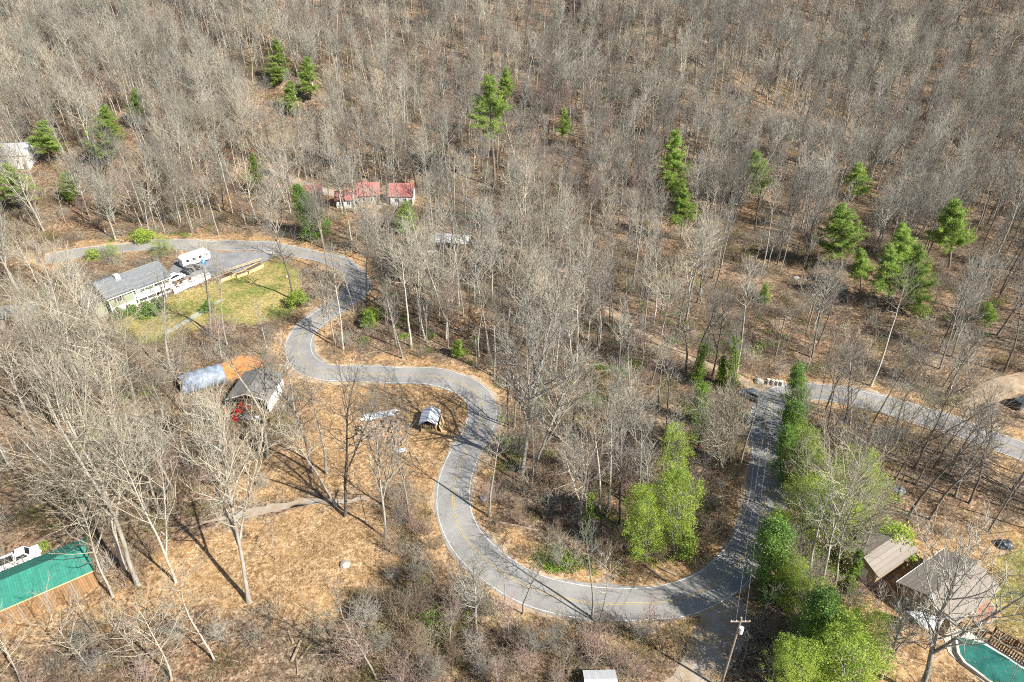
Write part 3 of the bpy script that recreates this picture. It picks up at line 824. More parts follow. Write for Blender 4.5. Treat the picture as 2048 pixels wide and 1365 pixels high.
# ------------------------------------------------------------------ single trees read off the photograph: kind, foot, top, label
G_B = 'bare trees standing in the open'
trees = [
 ('maple', (498,1205), (418,835), 'white barked bare maple alone on the straw slope, with a pale twiggy crown', 1, .95),
 ('pale', (277,1170), (150,740), 'big leaning cream barked tree beside the green roofed building, right of its pair', 0, 1.0),
 ('pale', (248,1140), (55,765), 'big curved cream barked tree behind the end of the green roof, left of its pair', 2, 1.0),
 ('pale', (226,1194), (110,955), 'cream barked tree at the corner of the green roofed building, leaning over its roof', 0, .9),
 ('pale', (352,1165), (245,860), 'pale bare tree right of the cream pair, below the end of the gravel yard track', 1, .75),
 ('dark', (690,1033), (693,735), 'tall grey double stemmed tree at the edge of the gravel yard track', 1, .9),
 ('tall', (672,1012), (600,830), 'thin grey tree leaning left against the double stemmed tree by the yard track', 2, 1.2),
 ('dark', (626,946), (585,690), 'stout grey tree in the shrubs behind the shadow crossed clearing', 0, 1.0),
 ('tall', (653,948), (640,740), 'pale stemmed tree just right of the stout grey tree in the shrubs', 1, 1.1),
 ('tall', (535,915), (512,690), 'slim grey tree in front of the barn with the red tractor', 0, 1.3),
 ('broad', (772,1078), (752,800), 'lone tall tree with white lower trunk between the wood piles and the dark brush', 0, .62),
 ('slender', (733,1046), (717,930), 'thin white pole tree beside the yard track left of the dark brush', 0, .9),
 ('dark', (588,600), (556,405), 'dark lone tree on the lawn with a round green shrub at its foot', 0, 1.0),
 ('tall', (421,668), (388,480), 'grey tree on the lawn beside the stepping stone path', 3, 1.35),
 ('tall', (343,745), (295,545), 'grey tree below the lawn, left of the reddish saplings', 1, 1.3),
 ('pale', (206,813), (122,560), 'white forked tree in the left wood below the green sided house', 1, .9),
 ('pale', (226,800), (160,590), 'white trunk close to the white forked tree below the green sided house', 2, .8),
 ('pale', (157,735), (45,480), 'tall pale leaning tree left of the green sided house', 0, .8),
 ('pale', (118,858), (0,590), 'pale leaning tree in the left wood with its foot among brown brush', 1, .8),
 ('pale', (75,880), (-40,640), 'leftmost pale tree leaning out of the left edge of the wood', 0, .8),
 ('paleslim', (150,880), (65,700), 'slim pale tree between the leaning pale trees of the left wood', 0, 1),
 ('pale', (250,905), (175,700), 'pale tree in the brown brush left of the grey tarp shelter', 2, .8),
 ('broad', (1043,948), (1080,590), 'great spreading tree on the inside bank of the road bend, tallest in the middle wood', 1, .95),
 ('pale', (1012,705), (1062,470), 'broad pale tree in front of the white roofed carport', 1, .9),
 ('pale', (855,620), (842,400), 'tall grey white tree in front of the red roofed houses', 0, .85),
 ('tall', (918,612), (905,430), 'straight grey tree right of the tall white one below the red roofs', 0, 1.1),
 ('broad', (1165,640), (1190,480), 'dark spreading tree at the bend of the tan gravel track', 2, 1.0),
 ('pale', (1638,1184), (1690,890), 'tall grey tree in the evergreens right of the road, tallest of its clump', 0, .85),
 ('tall', (1622,1163), (1615,975), 'straight thin tree at the left of the clump in the roadside evergreens', 1, 1.3),
 ('pale', (1668,1184), (1742,945), 'spreading grey tree at the right of the clump in the roadside evergreens', 2, .85),
 ('broad', (1838,1392), (1955,1075), 'thick dark leaning tree beside the silver porch roof and pool', 0, 1.0),
 ('broad', (1762,1358), (1832,1205), 'dark forked tree on the bare slope left of the pool', 1, .95),
 ('paleslim', (755,1362), (703,1195), 'white slim tree at the bottom edge among the brown brush', 1, 1.0),
 ('paleslim', (343,1360), (300,1205), 'white slim tree at the bottom edge below the white maple', 0, 1.1),
 ('paleslim', (429,1322), (358,1180), 'bare sapling with wide pale branches below the white maple', 1, 1.15),
 ('paleslim', (290,1366), (238,1210), 'forked white sapling at the bottom edge, left of the slim white tree', 0, 1.1),
 ('paleslim', (186,1348), (132,1200), 'grey sapling below the plank wall of the green roofed building', 1, 1.0),
 ('paleslim', (42,1368), (-10,1240), 'pale sapling in the bottom left corner', 0, 1.0),
 ('paleslim', (552,1120), (536,1040), 'tiny thin sapling standing alone on the straw slope', 0, .7),
 ('tall', (1184,1236), (1188,1085), 'thin dark roadside tree on the lower verge in the middle of the bottom bend', 2, 1.2),
 ('slender', (1045,1228), (1043,1090), 'thin roadside sapling at the lower verge where the bottom bend begins', 1, 1.2),
 ('slender', (1010,1215), (1018,1105), 'small bare sapling left of the thin verge sapling at the bottom bend', 2, 1.1),
 ('slender', (1198,1248), (1222,1110), 'thin tree leaning right, just beside the thin dark tree of the bottom bend', 0, 1.2),
 ('broad', (955,1270), (935,1120), 'bushy pinkish tree below the road, left of the bottom bend', 0, .95),
 ('broad', (1062,955), (1130,700), 'spreading tree right of the great spreading tree on the inside bank', 2, .85),
 ('slender', (1140,1010), (1150,870), 'thin bare tree left of the ivy clad trunk inside the bend', 1, 1.0),
 ('pale', (1880,865), (1962,700), 'dark leaning tree by the road near the dirt driveway', 0, .9),
 ('dark', (1945,905), (1990,770), 'leaning tree between the right road and the frame edge', 1, .9),
 ('dark', (1790,865), (1815,690), 'tall leaning tree on the verge of the right road', 0, .85),
 ('pale', (1700,850), (1720,665), 'grey tree on the far verge just right of the dark hedge', 1, .8),
 ('dark', (1655,860), (1690,700), 'crooked grey tree touching the dark roadside hedge', 1, .85),
]
rows = [((1612,935),(1640,790)), ((1655,905),(1690,760)), ((1640,985),(1668,840)), ((1700,960),(1745,800)), ((1610,1045),(1630,900)), ((1680,1085),(1722,905)), ((1600,1120),(1615,985)), ((1735,1010),(1790,850)), ((1640,1150),(1668,1000)), ((1580,1165),(1592,1035)),
        ((1760,930),(1808,780)), ((1720,1120),(1775,960)), ((1600,1240),(1622,1110)), ((1640,1290),(1665,1160)), ((1790,1010),(1845,860))]
rows.sort(key=lambda q: q[0][1])
for i_, (b_, t_) in enumerate(rows):
    nm_ = ['topmost', 'second from the top', 'third from the top', 'fourth from the top', 'fifth from the top', 'sixth from the top', 'seventh from the top', 'eighth from the top', 'seventh from the bottom', 'sixth from the bottom', 'fifth from the bottom', 'fourth from the bottom', 'third from the bottom', 'second from the bottom', 'lowest'][i_]
    trees.append((('dark', 'pale', 'dusky')[i_ % 3], b_, t_, f'tall bare tree rising through the roadside evergreens, {nm_} of the row', i_, .95))
for kind, b, t, lab, var, sxy in trees:
    plant_px(kind, 'bare_tree', b, t, lab, 'tree', 'bare trees', var, None, sxy)
plant_px('fan', 'bare_tree', (1446,945), (1455,800), 'broom shaped pale shrub tree beside the straight shaded road', 'tree', 'bare trees')

# ivy clad trunks
def ivy_on(o, H, rad, n, seed, dead_top=True):
    n = int(n * 3.2); rad *= 1.45
    r = np.random.default_rng(seed)
    z = r.beta(1.0, 1.1, n) * H; a = r.uniform(0, 6.283, n); q = rad * (1.1 - 0.5 * z / H) * r.uniform(.2, 1.2, n) * (1 + .55 * np.sin(z * 2.3 + a * 2 + seed) * np.sin(z * 1.1 + seed))
    C = np.stack([q * np.cos(a), q * np.sin(a), z], 1)
    s = o.scale.z
    me = mesh_np('ivy', *(lambda Q: (Q.reshape(-1, 3), np.arange(len(Q) * 4).reshape(-1, 4)))(rand_quads(r, C / s, 0.13 / s, .6)), M['leaf_ivy'])
    link('ivy', me, o)
for i, (b, t, lab, Hf, rd) in enumerate([
    ((1173,1080), (1192,880), 'bare tree with an ivy covered trunk inside the bottom bend', .5, .55),
    ((1460,777), (1476,655), 'ivy column trunk, the rightmost of the ivy trees at the gravel track mouth', .85, 1.0),
    ((1391,770), (1418,660), 'forked ivy covered tree left of the ivy column at the track mouth', .75, .9),
    ((1441,770), (1452,690), 'short ivy covered trunk between the two taller ivy trees', .7, .7),
    ((1403,850), (1406,760), 'low ivy smothered snag in front of the ivy trees', .95, 1.3),
    ((1695,1184), (1745,1030), 'ivy covered forked tree beside the brown roofed house', .55, .6),
    ((1668,1040), (1650,930), 'ivy twined tree in the evergreen clump right of the road', .6, .7)]):
    o = plant_px('dark' if i != 4 else 'slender', 'ivy_tree', b, t, lab, 'tree', 'ivy clad trees', i, None, .8)
    ivy_on(o, Hf * (PROTO['dark'][0][3] if i != 4 else 13) * o.scale.z, rd, int(900 + 1300 * rd), 40 + i)

# pines
pines = [
 ('pine', (556,172), (553,80), 'bright green pine on the far slope, tallest of the upper left three', 0, 1.0),
 ('pine', (622,200), (612,116), 'wide pine right of the tallest of the upper left three', 1, 1.15),
 ('pine', (578,228), (582,162), 'lowest pine of the upper left three', 0, 1.1),
 ('pine', (215,335), (207,214), 'full pine on the left slope with drooping lower boughs', 1, 1.05),
 ('highpine', (990,375), (986,155), 'tall pine with a long bare trunk and high crown in the far wood', 0, 1.1),
 ('pine', (1010,232), (1012,136), 'pine top rising behind the tall bare trunked pine', 1, .9),
 ('pine', (1346,390), (1350,262), 'large pine right of centre on the far slope, above another pine', 0, 1.0),
 ('pine', (1362,482), (1367,372), 'pine directly below the large pine right of centre', 2, 1.0),
 ('pine', (1130,295), (1130,218), 'faint thin pine in the wood between the tall pine and the large pine', 2, .8),
 ('pine', (1520,415), (1508,303), 'pine halfway between the large pine and the right hand pines', 2, 1.0),
 ('pine', (1682,540), (1684,410), 'broad pine left of the twin pines on the right slope', 1, 1.15),
 ('pine', (1715,398), (1715,328), 'small dark pine above the broad pine on the right slope', 1, 1.3),
 ('pine', (1898,535), (1910,402), 'tall dark pine furthest right on the slope', 2, 1.05),
 ('pine', (1832,618), (1826,490), 'light green pine, right one of the twin pines', 0, .95),
 ('pine', (1778,618), (1780,492), 'light green pine, left one of the twin pines', 2, .95),
 ('pine', (1722,580), (1722,500), 'sparse pine under the broad pine on the right slope', 2, .9),
 ('pine', (1805,560), (1808,450), 'pine behind the twin light green pines', 2, .9),
 ('pine', (30,420), (18,330), 'wide low pine at the left edge below the white house', 1, 1.6),
 ('pine', (272,258), (270,178), 'thin dull pine in the upper left wood', 2, .8),
 ('pine', (100,330), (88,242), 'dull pine beside the white house at the left edge', 2, 1.2),
 ('youngpine', (810,465), (812,405), 'pale young pine in front of the red roofed house', 0, 1.3),
 ('pine', (510,395), (505,310), 'dull pine above the upper road near the parked dark car', 2, .8),
 ('youngpine', (1972,648), (1974,608), 'small pine at the right edge below the tall dark pine', 0, 1.3),
 ('youngpine', (1530,605), (1532,570), 'small pine in the shadowed hollow of the hillside', 0, 1.1),
 ('youngpine', (735,655), (738,625), 'little pine under the bare trees right of the upper bend', 0, 1.4),
 ('youngpine', (915,712), (918,682), 'little pine in the leaf litter above the middle bend', 0, 1.4),
 ('youngpine', (140,400), (130,345), 'young pine below the full pine on the left slope', 0, 1.2),
]
for kind, b, t, lab, var, sxy in pines:
    plant_px(kind, 'pine_tree', b, t, lab, 'pine tree', 'pine trees', var, None, sxy * (1.05 if kind == 'highpine' else 1.22))

# broad-leaved evergreens and shrubs
ever = [
 ('evergreen', (1290,1118), (1288,968), 'bright yellow green evergreen tree inside the bottom bend, left of its pair', 0, .72),
 ('evergreen', (1348,1112), (1360,925), 'bright yellow green evergreen tree inside the bottom bend, right of its pair', 1, .64),
 ('airy', (1335,985), (1352,850), 'airy pale evergreen behind the bright pair inside the bend', 0, .6),
 ('conical', (1588,868), (1596,722), 'dark green conical evergreen at the head of the roadside hedge', 0, .7),
 ('conical', (1592,905), (1590,800), 'dark green evergreen second from the head of the roadside hedge', 1, .95),
 ('evergreen', (1622,1010), (1632,890), 'yellow green evergreen in the middle of the roadside hedge', 1, .85),
 ('airy', (1700,1040), (1725,905), 'loose yellow green evergreen at the right of the roadside clump', 0, 1.05),
 ('airy', (1650,1110), (1665,960), 'loose evergreen full of bare branches in the middle of the roadside clump', 0, 1.0),
 ('conical', (1552,1185), (1553,1030), 'bright mid green evergreen on the road edge, above the double bend', 1, .85),
 ('evergreen', (1585,1215), (1580,1110), 'low spreading evergreen at the road edge beside the driveway', 0, .8),
 ('conical', (1662,1330), (1650,1180), 'large dark green evergreen between the driveway and the house slope', 0, 1.1),
 ('evergreen', (1690,1385), (1690,1245), 'leafy evergreen at the bottom edge left of the house slope', 1, 1.05),
 ('evergreen', (1600,1400), (1590,1290), 'lowest leafy evergreen at the bottom edge beside the driveway', 0, 1.0),
 ('conical', (636,478), (590,366), 'dark leafy evergreen leaning left above the upper road bend', 1, .95),
 ('conical', (1568,965), (1578,845), 'dark green evergreen on the right road edge, third in the hedge', 0, .75),
 ('airy', (1592,1075), (1605,955), 'airy evergreen between the hedge and the driveway, on the road edge', 0, .8),
 ('evergreen', (1556,1130), (1560,1015), 'tall yellow green evergreen on the road edge, in the lower half of the hedge', 1, .6),
 ('airy', (1620,1250), (1612,1150), 'airy evergreen above the bottom driveway mouth', 0, .9),
 ('airy', (1730,1330), (1735,1215), 'airy evergreen at the top of the house slope', 0, .8),
 ('airy', (1600,960), (1612,850), 'airy evergreen behind the third one of the hedge', 0, .8),
 ('airy', (325,512), (322,470), 'low evergreen thicket beyond the upper road near the driveway', 0, 1.3),
 ('airy', (222,520), (225,488), 'low yellowish evergreen beyond the green sided house', 0, 1.3),
]
for kind, b, t, lab, var, sxy in ever:
    plant_px(kind, 'evergreen_tree', b, t, lab, 'evergreen tree', 'leafy evergreens', var, None, sxy)
shr = [
 ('brightshrub', (596,612), (596,585), 'round green shrub at the foot of the lone lawn tree', 1.1),
 ('shrub', (417,622), (417,604), 'small round bush beside the stepping stone path', 1.0),
 ('shrub', (294,632), (293,607), 'large round bush in front of the porch, left of two', 1.0),
 ('shrub', (316,620), (317,599), 'large round bush in front of the porch, right of two', .95),
 ('shrub', (239,636), (238,618), 'dark bush under the green gable wall', 1.0),
 ('shrub', (267,628), (267,612), 'small bush between the green wall and the porch', 1.0),
 ('brightshrub', (740,640), (740,618), 'light green shrub under the trees right of the upper bend', 1.1),
 ('brightshrub', (1740,995), (1742,955), 'round green shrub at the right end of the evergreen clump', 1.2),
 ('brightshrub', (1782,1100), (1782,1062), 'ivy green shrub beside the brown roofed house', 1.2),
 ('brightshrub', (88,1100), (88,1088), 'little green shrub behind the green roofed building', 1.0),
 ('shrub', (870,330), (872,305), 'dark round bush in the shadowed hollow of the far wood', 1.6),
 ('brightshrub', (185,520), (186,500), 'yellowish shrub beyond the green sided house', 1.0),
 ('brightshrub', (290,482), (290,462), 'yellow green shrub on the far side of the upper road', 1.4),
]
for kind, b, t, lab, sxy in shr:
    plant_px(kind, 'shrub', b, t, lab, 'shrub', 'evergreen shrubs', 0, None, sxy, crown='foliage')
# ------------------------------------------------------------------ buildings
def L2W(P0, ang, x, y): return (P0[0] + x * math.cos(ang) - y * math.sin(ang), P0[1] + x * math.sin(ang) + y * math.cos(ang))
def rect_foot(P0, ang, x0, y0, x1, y1, m=1.0):
    footprint([L2W(P0, ang, *p) for p in ((x0, y0), (x1, y0), (x1, y1), (x0, y1))], m)

def gable_roof(x0, x1, y0, y1, ze, zr, ov=0.45, t=0.16, ridge=0.5):
    yr = y0 + (y1 - y0) * ridge
    m = MB()
    s1 = (zr - ze) / (yr - y0); s2 = (zr - ze) / (y1 - yr)
    m.slab([(x0 - ov, y0 - ov, ze - s1 * ov + t), (x1 + ov, y0 - ov, ze - s1 * ov + t), (x1 + ov, yr, zr + t), (x0 - ov, yr, zr + t)], t)
    m.slab([(x0 - ov, yr + .004, zr + t), (x1 + ov, yr + .004, zr + t), (x1 + ov, y1 + ov, ze - s2 * ov + t), (x0 - ov, y1 + ov, ze - s2 * ov + t)], t)
    return m
def gable_wall(x0, x1, y0, y1, ze, zr, z0=-0.6, ridge=0.5):
    yr = y0 + (y1 - y0) * ridge
    return MB().prism([(y0, z0), (y1, z0), (y1, ze), (yr, zr), (y0, ze)], 'x', x0, x1)

def window_front(parent, x, z, w, h, y=0.0, side=-1, shutters=None):
    """window in a wall facing -y (side -1) or +y; frame with a child pane, optional shutters"""
    d = side
    f = MB(); y0, y1 = sorted((y, y + d * 0.07))
    f.box(x - w/2 - .1, y0, z - h/2 - .1, x + w/2 + .1, y1, z - h/2); f.box(x - w/2 - .1, y0, z + h/2, x + w/2 + .1, y1, z + h/2 + .1)
    f.box(x - w/2 - .1, y0, z - h/2, x - w/2, y1, z + h/2); f.box(x + w/2, y0, z - h/2, x + w/2 + .1, y1, z + h/2)
    f.box(x - .025, y0, z - h/2, x + .025, y1, z + h/2)
    o = f.build('window', M['trim_white'], parent)
    g = MB(); yy = sorted((y, y + d * 0.03)); g.box(x - w/2, yy[0], z - h/2, x - .025, yy[1], z + h/2); g.box(x + .025, yy[0], z - h/2, x + w/2, yy[1], z + h/2)
    g.build('pane', M['glass'], o)
    if shutters:
        for sx in (-1, 1):
            xs = x + sx * (w/2 + .30); yy = sorted((y, y + d * 0.05))
            MB().box(xs - .19, yy[0], z - h/2 - .08, xs + .19, yy[1], z + h/2 + .08).build('shutter', shutters, parent)
def window_end(parent, y, z, w, h, x, side):
    f = MB(); a, b = sorted((x, x + side * .07))
    f.box(a, y - w/2 - .1, z - h/2 - .1, b, y + w/2 + .1, z - h/2); f.box(a, y - w/2 - .1, z + h/2, b, y + w/2 + .1, z + h/2 + .1)
    f.box(a, y - w/2 - .1, z - h/2, b, y - w/2, z + h/2); f.box(a, y + w/2, z - h/2, b, y + w/2 + .1, z + h/2)
    o = f.build('window', M['trim_white'], parent)
    a, b = sorted((x, x + side * .03))
    MB().box(a, y - w/2, z - h/2, b, y + w/2, z + h/2).build('pane', M['glass'], o)
def door_front(parent, x, z0, w, h, m, y=0.0, side=-1):
    a, b = sorted((y, y + side * .06))
    o = MB().box(x - w/2, a, z0, x + w/2, b, z0 + h).build('door', m, parent)
    a, b = sorted((y + side * .06, y + side * .12))
    MB().box(x + w/2 - .16, a, z0 + h*.46, x + w/2 - .08, b, z0 + h*.5).build('handle', M['steel'], o)

# --- green sided house with grey roof
a = at(229, 634); b = at(343, 590)
ang = math.atan2(b.y - a.y, b.x - a.x)
P0 = (a.x, a.y); LH = math.hypot(b.x - a.x, b.y - a.y) + 0.8
h = empty('green_sided_house', (a.x, a.y, Tz(*P0)), ang, 'long sage green sided house with grey shingle roof, white porch and white chimney', 'house')
rect_foot(P0, ang, -2, 0, LH, 10.5, 1.5)
gable_wall(0, 5.4, 0, 9.5, 5.1, 7.0).build('wall', M['wall_sage'], h)
gable_wall(5.403, LH, 1.6, 9.3, 4.9, 6.7).build('wall', M['wall_sage'], h)
rf = gable_roof(0, 5.4, 0, 9.5, 5.1, 7.0, .55).build('roof', M['shingle_grey'], h)
gable_roof(6.0, LH, 0.5, 9.3, 4.5, 6.72, .5).build('roof', M['shingle_grey'], h)
c = MB().box(3.9, 3.1, 5.6, 4.9, 4.3, 7.7).build('chimney', M['trim_white'], rf)
# lean-to at the left end
MB().prism([(2.2, -.6), (8.6, -.6), (8.6, 3.3), (2.2, 3.3)], 'x', -2.6, -0.003).build('wall', M['wall_sage'], h)
MB().slab([(-3.0, 1.8, 3.25), (-.56, 1.8, 4.3), (-.56, 9.0, 4.3), (-3.0, 9.0, 3.25)], .14).build('roof', M['shingle_grey'], h)
t = MB()                                                  # white corner boards, band and fascia
t.box(-.06, -.06, -.6, .12, -.003, 4.7); t.box(5.28, -.06, -.6, 5.46, -.003, 4.7)
t.box(.12, -.05, .0, 5.28, -.003, 2.1); t.box(-.5, -.62, 4.55, 5.9, -.56, 4.78); t.box(6.0, -.07, 3.98, LH + .5, -.01, 4.2)
t.build('trim', M['trim_white'], h)
window_front(h, 2.2, 3.75, 1.1, 1.3, 0, -1, M['wood_dark']); window_front(h, 3.4, 1.05, 1.1, 1.2, -.05, -1)
window_front(h, 11.6, 3.3, 1.2, 1.3, 1.6, -1, M['wood_dark']); window_front(h, 8.6, 3.3, 1.2, 1.3, 1.6, -1)
door_front(h, 7.0, 2.3, 1.0, 2.1, M['trim_white'], 1.6)
pf = MB().box(5.5, -.5, 2.0, LH, 1.597, 2.25)
pf.build('porch_floor', M['trim_white'], h)
for x in np.linspace(5.9, LH - .1, 5):
    MB().box(x - .09, -.4, -.6, x + .09, -.22, 4.0).build('porch_post', M['trim_white'], h)
rl = MB(); rl.box(5.9, -.36, 3.0, LH - .1, -.28, 3.1); rl.box(5.9, -.36, 2.35, LH - .1, -.28, 2.42)
for x in np.arange(6.1, LH - .2, .22): rl.box(x, -.34, 2.42, x + .06, -.3, 3.0)
rl.build('porch_railing', M['trim_white'], h)
MB().box(6.0, 1.3, .0, LH, 1.597, 2.0).build('basement_wall', M['trim_white'], h)
MB().box(10.2, 1.2, .2, 11.2, 1.297, 1.8).build('basement_door', M['wood_dark'], h)

# --- white patio deck beyond the porch
a = at(352, 588); b = at(422, 556); ang2 = math.atan2(b.y - a.y, b.x - a.x); Ld = math.hypot(b.x - a.x, b.y - a.y)
d = empty('patio_terrace', (a.x, a.y, Tz(a.x, a.y)), ang2, 'white walled patio terrace between the green sided house and the garden beds', 'terrace')
rect_foot((a.x, a.y), ang2, 0, 0, Ld, 3.5, .8)
MB().box(0, 0, -.5, Ld, .3, .95).build('retaining_wall', M['trim_white'], d)
MB().box(0, .303, -.5, Ld, 3.4, .75).build('floor', M['concrete'], d)
fn = MB()
for x in np.linspace(.1, Ld - .1, 7): fn.box(x - .05, .1, .95, x + .05, .2, 1.9)
fn.box(.1, .12, 1.75, Ld - .1, .18, 1.85); fn.box(.1, .12, 1.2, Ld - .1, .18, 1.28)
fn.build('railing', M['trim_white'], d)
def deck_chair(x, y, rz, lab):
    w = d.matrix_world if False else None
    X, Y = L2W((a.x, a.y), ang2, x, y)
    o = empty('patio_chair', (X, Y, Tz(a.x, a.y) + .75), ang2 + rz, lab, 'chair', 'patio chairs')
    MB().box(-.3, -.3, .4, .3, .3, .46).build('seat', M['wood_dark'], o)
    MB().box(-.3, .24, .46, .3, .3, 1.0).build('backrest', M['wood_dark'], o)
    for sx in (-.27, .23):
        for sy in (-.27, .23): MB().box(sx, sy, 0, sx + .05, sy + .05, .4).build('leg', M['wood_dark'], o)
for x, y, rz, lab in ((1.4, 1.4, .3, 'dark patio chair at the house end of the white terrace'), (2.9, 2.2, 2.2, 'dark patio chair in the middle of the white terrace'), (4.9, 1.6, -.4, 'dark patio chair at the garden bed end of the white terrace')):
    deck_chair(x, y, rz, lab)

# --- vehicles
def wheels(o, L, W, rad, xs):
    for x in xs:
        for sy in (-1, 1):
            y = sy * (W / 2 - .11)
            t = MB().tube([(x, y - .11, rad), (x, y + .11, rad)], [rad, rad], 16).build('wheel', M['rubber'], o)
            MB().tube([(x, y - .118, rad), (x, y + .118, rad)], [rad * .55] * 2, 12).build('rim', M['steel'], t)

def car(name, loc, ang, label, cat, paint, L=4.6, W=1.85, kind='suv'):
    o = empty(name, loc, ang, label, cat)
    footprint([L2W(loc, ang, sx * L / 2, sy * W / 2) for sx, sy in ((-1, -1), (1, -1), (1, 1), (-1, 1))], .6)
    hl = L / 2
    if kind == 'pickup': cab = (-.35, -.05, 1.05, 1.6); roofz = 1.85; deck = 1.05
    else: cab = (-hl + .12, -hl + .45, .55, 1.15); roofz = 1.75; deck = 1.02
    body = MB().prism([(-hl, .38), (-hl, deck - .08), (-hl + .08, deck), (1.1, deck + .02), (hl - .35, deck - .14), (hl - .03, deck - .28), (hl, .38)], 'y', -W / 2, W / 2)
    x0, x1, x2, x3 = cab; w1, w2 = W / 2 - .05, W / 2 - .2
    z0 = deck + .004
    body.add([(x0, -w1, z0), (x3, -w1, z0), (x3, w1, z0), (x0, w1, z0), (x1, -w2, roofz), (x2, -w2, roofz), (x2, w2, roofz), (x1, w2, roofz)],
             [(4, 5, 6, 7), (0, 1, 5, 4), (1, 2, 6, 5), (2, 3, 7, 6), (3, 0, 4, 7)])
    body.build('body', paint, o)
    if kind == 'pickup':
        MB().box(-hl + .15, -W / 2 + .12, deck + .003, -.5, W / 2 - .12, deck + .02).build('cargo_bed', M['rubber'], o)
        bs = MB(); bs.box(-hl, -W/2, deck + .003, -.4, -W/2 + .1, deck + .28); bs.box(-hl, W/2 - .1, deck + .003, -.4, W/2, deck + .28); bs.box(-hl, -W/2 + .1, deck + .003, -hl + .1, W/2 - .1, deck + .28)
        bs.build('bed_side', paint, o)
    def lerp(p, q, t): return tuple(p[i] + (q[i] - p[i]) * t for i in range(3))
    def pane(pa, pb, pc, pd, out):
        q = [lerp(lerp(pa, pb, u), lerp(pd, pc, u), v) for u, v in ((.1, .14), (.9, .14), (.9, .86), (.1, .86))]
        q = [tuple(c + n * .012 for c, n in zip(p, out)) for p in q]
        MB().slab(q, .01).build('window', M['glass'], o)
    for sy in (-1, 1):
        pane((x0, sy*w1, z0), (x3, sy*w1, z0), (x2, sy*w2, roofz), (x1, sy*w2, roofz), (0, sy, .1))
    pane((x3, -w1, z0), (x3, w1, z0), (x2, w2, roofz), (x2, -w2, roofz), (1, 0, .3))
    pane((x0, -w1, z0), (x0, w1, z0), (x1, w2, roofz), (x1, -w2, roofz), (-1, 0, .3))
    for sy in (-1, 1):
        MB().box(hl - .1, sy * (W/2 - .4) - .16, .66, hl + .015, sy * (W/2 - .4) + .16, .8).build('headlight', M['trim_white'], o)
    wheels(o, L, W, .36, (-hl + .85, hl - .9))
    return o
p = at(352, 561); car('parked_car', (p.x, p.y, p.z + .05), ang2 + .15, 'white car parked beside the white terrace of the green sided house', 'car', M['car_white'])
p = at(386, 543); car('parked_car', (p.x, p.y, p.z + .05), ang2 + .1, 'dark car parked in front of the long white trailer', 'car', M['car_dark'])
p = at(536, 351); car('parked_car', (p.x, p.y, p.z + .06), .4, 'small dark car parked at the far end of the driveway above the red roofs', 'car', M['car_dark'])
p = at(1501, 797); car('parked_car', (p.x, p.y, p.z + .08), 2.5, 'grey blue car parked at the mouth of the gravel track', 'car', M['car_grey'], 4.2)
p = at(2040, 812); car('parked_car', (p.x, p.y, p.z + .04), .5, 'dark car parked inside the loop of the dirt driveway', 'car', M['car_dark'])

# long white trailer with blue barrel
a = at(369, 540); b = at(424, 522); an = math.atan2(b.y - a.y, b.x - a.x); Lt = math.hypot(b.x - a.x, b.y - a.y)
tr = empty('camper_trailer', (a.x, a.y, Tz(a.x, a.y) + .05), an, 'long white camper trailer parked on the house driveway', 'trailer')
rect_foot((a.x, a.y), an, 0, 0, Lt, 2.5, .8)
MB().prism([(0, .55), (0, 2.5), (.5, 2.95), (Lt - .3, 2.95), (Lt, 2.4), (Lt, .9), (Lt - .5, .55)], 'y', .05, 2.45).build('body', M['car_white'], tr)
for x in np.arange(1.0, Lt - 1, 1.6): MB().box(x, .015, 1.6, x + .8, .047, 2.2).build('window', M['glass'], tr)
MB().box(Lt - 1.7, .01, .7, Lt - 1.0, .047, 2.4).build('door', M['trim_white'], tr)
for x in (Lt * .4, Lt * .52):
    for y in (.2, 2.3): MB().tube([(x, y - .12, .36), (x, y + .12, .36)], [.36] * 2, 14).build('wheel', M['rubber'], tr)
MB().box(Lt, 1.1, .5, Lt + 1.1, 1.4, .62).build('hitch', M['steel'], tr)
p = at(408, 531)
bb = empty('water_barrel', (p.x, p.y, p.z + .05), 0, 'bright blue plastic barrel standing beside the white trailer', 'barrel')
MB().tube([(0,0,0), (0,0,.1), (0,0,.7), (0,0,1.3), (0,0,1.4)], [.5, .56, .62, .56, .48], 18).build('drum', M['blue_plastic'], bb, smooth=False)
MB().tube([(.2,0,1.4), (.2,0,1.46)], [.08] * 2, 10).build('cap', M['trim_white'], bb)

# raised timber garden beds
for (q0, q1, lab, w) in [((440,566), (472,555), 'longest timber garden bed, nearest the white terrace', 2.2), ((475,557), (496,549), 'timber garden bed in the middle of the row along the driveway', 1.6), ((499,548), (528,534), 'timber garden bed furthest from the house along the driveway', 2.0)]:
    a = at(*q0); b = at(*q1); an = math.atan2(b.y - a.y, b.x - a.x); L = math.hypot(b.x - a.x, b.y - a.y)
    g = empty('garden_bed', (a.x, a.y, Tz(a.x, a.y)), an, lab, 'garden bed', 'timber garden beds')
    rect_foot((a.x, a.y), an, 0, 0, L, w, .5)
    m = MB(); m.box(0, 0, -.3, L, .12, .75); m.box(0, w - .12, -.3, L, w, .75); m.box(0, .12, -.3, .12, w - .12, .75); m.box(L - .12, .12, -.3, L, w - .12, .75)
    m.build('frame', M['ply'], g)
    MB().box(.12, .12, -.3, L - .12, w - .12, .6).build('soil', M['wood_dark'], g)
a = at(434, 553); b = at(524, 526); an = math.atan2(b.y - a.y, b.x - a.x); L = math.hypot(b.x - a.x, b.y - a.y)
f = empty('rail_fence', (a.x, a.y, Tz(a.x, a.y)), an, 'low wooden rail fence between the garden beds and the house driveway', 'fence')
m = MB()
for z in (.45, .85): m.box(0, -.04, z, L, .04, z + .14)
m.build('rail', M['ply'], f)
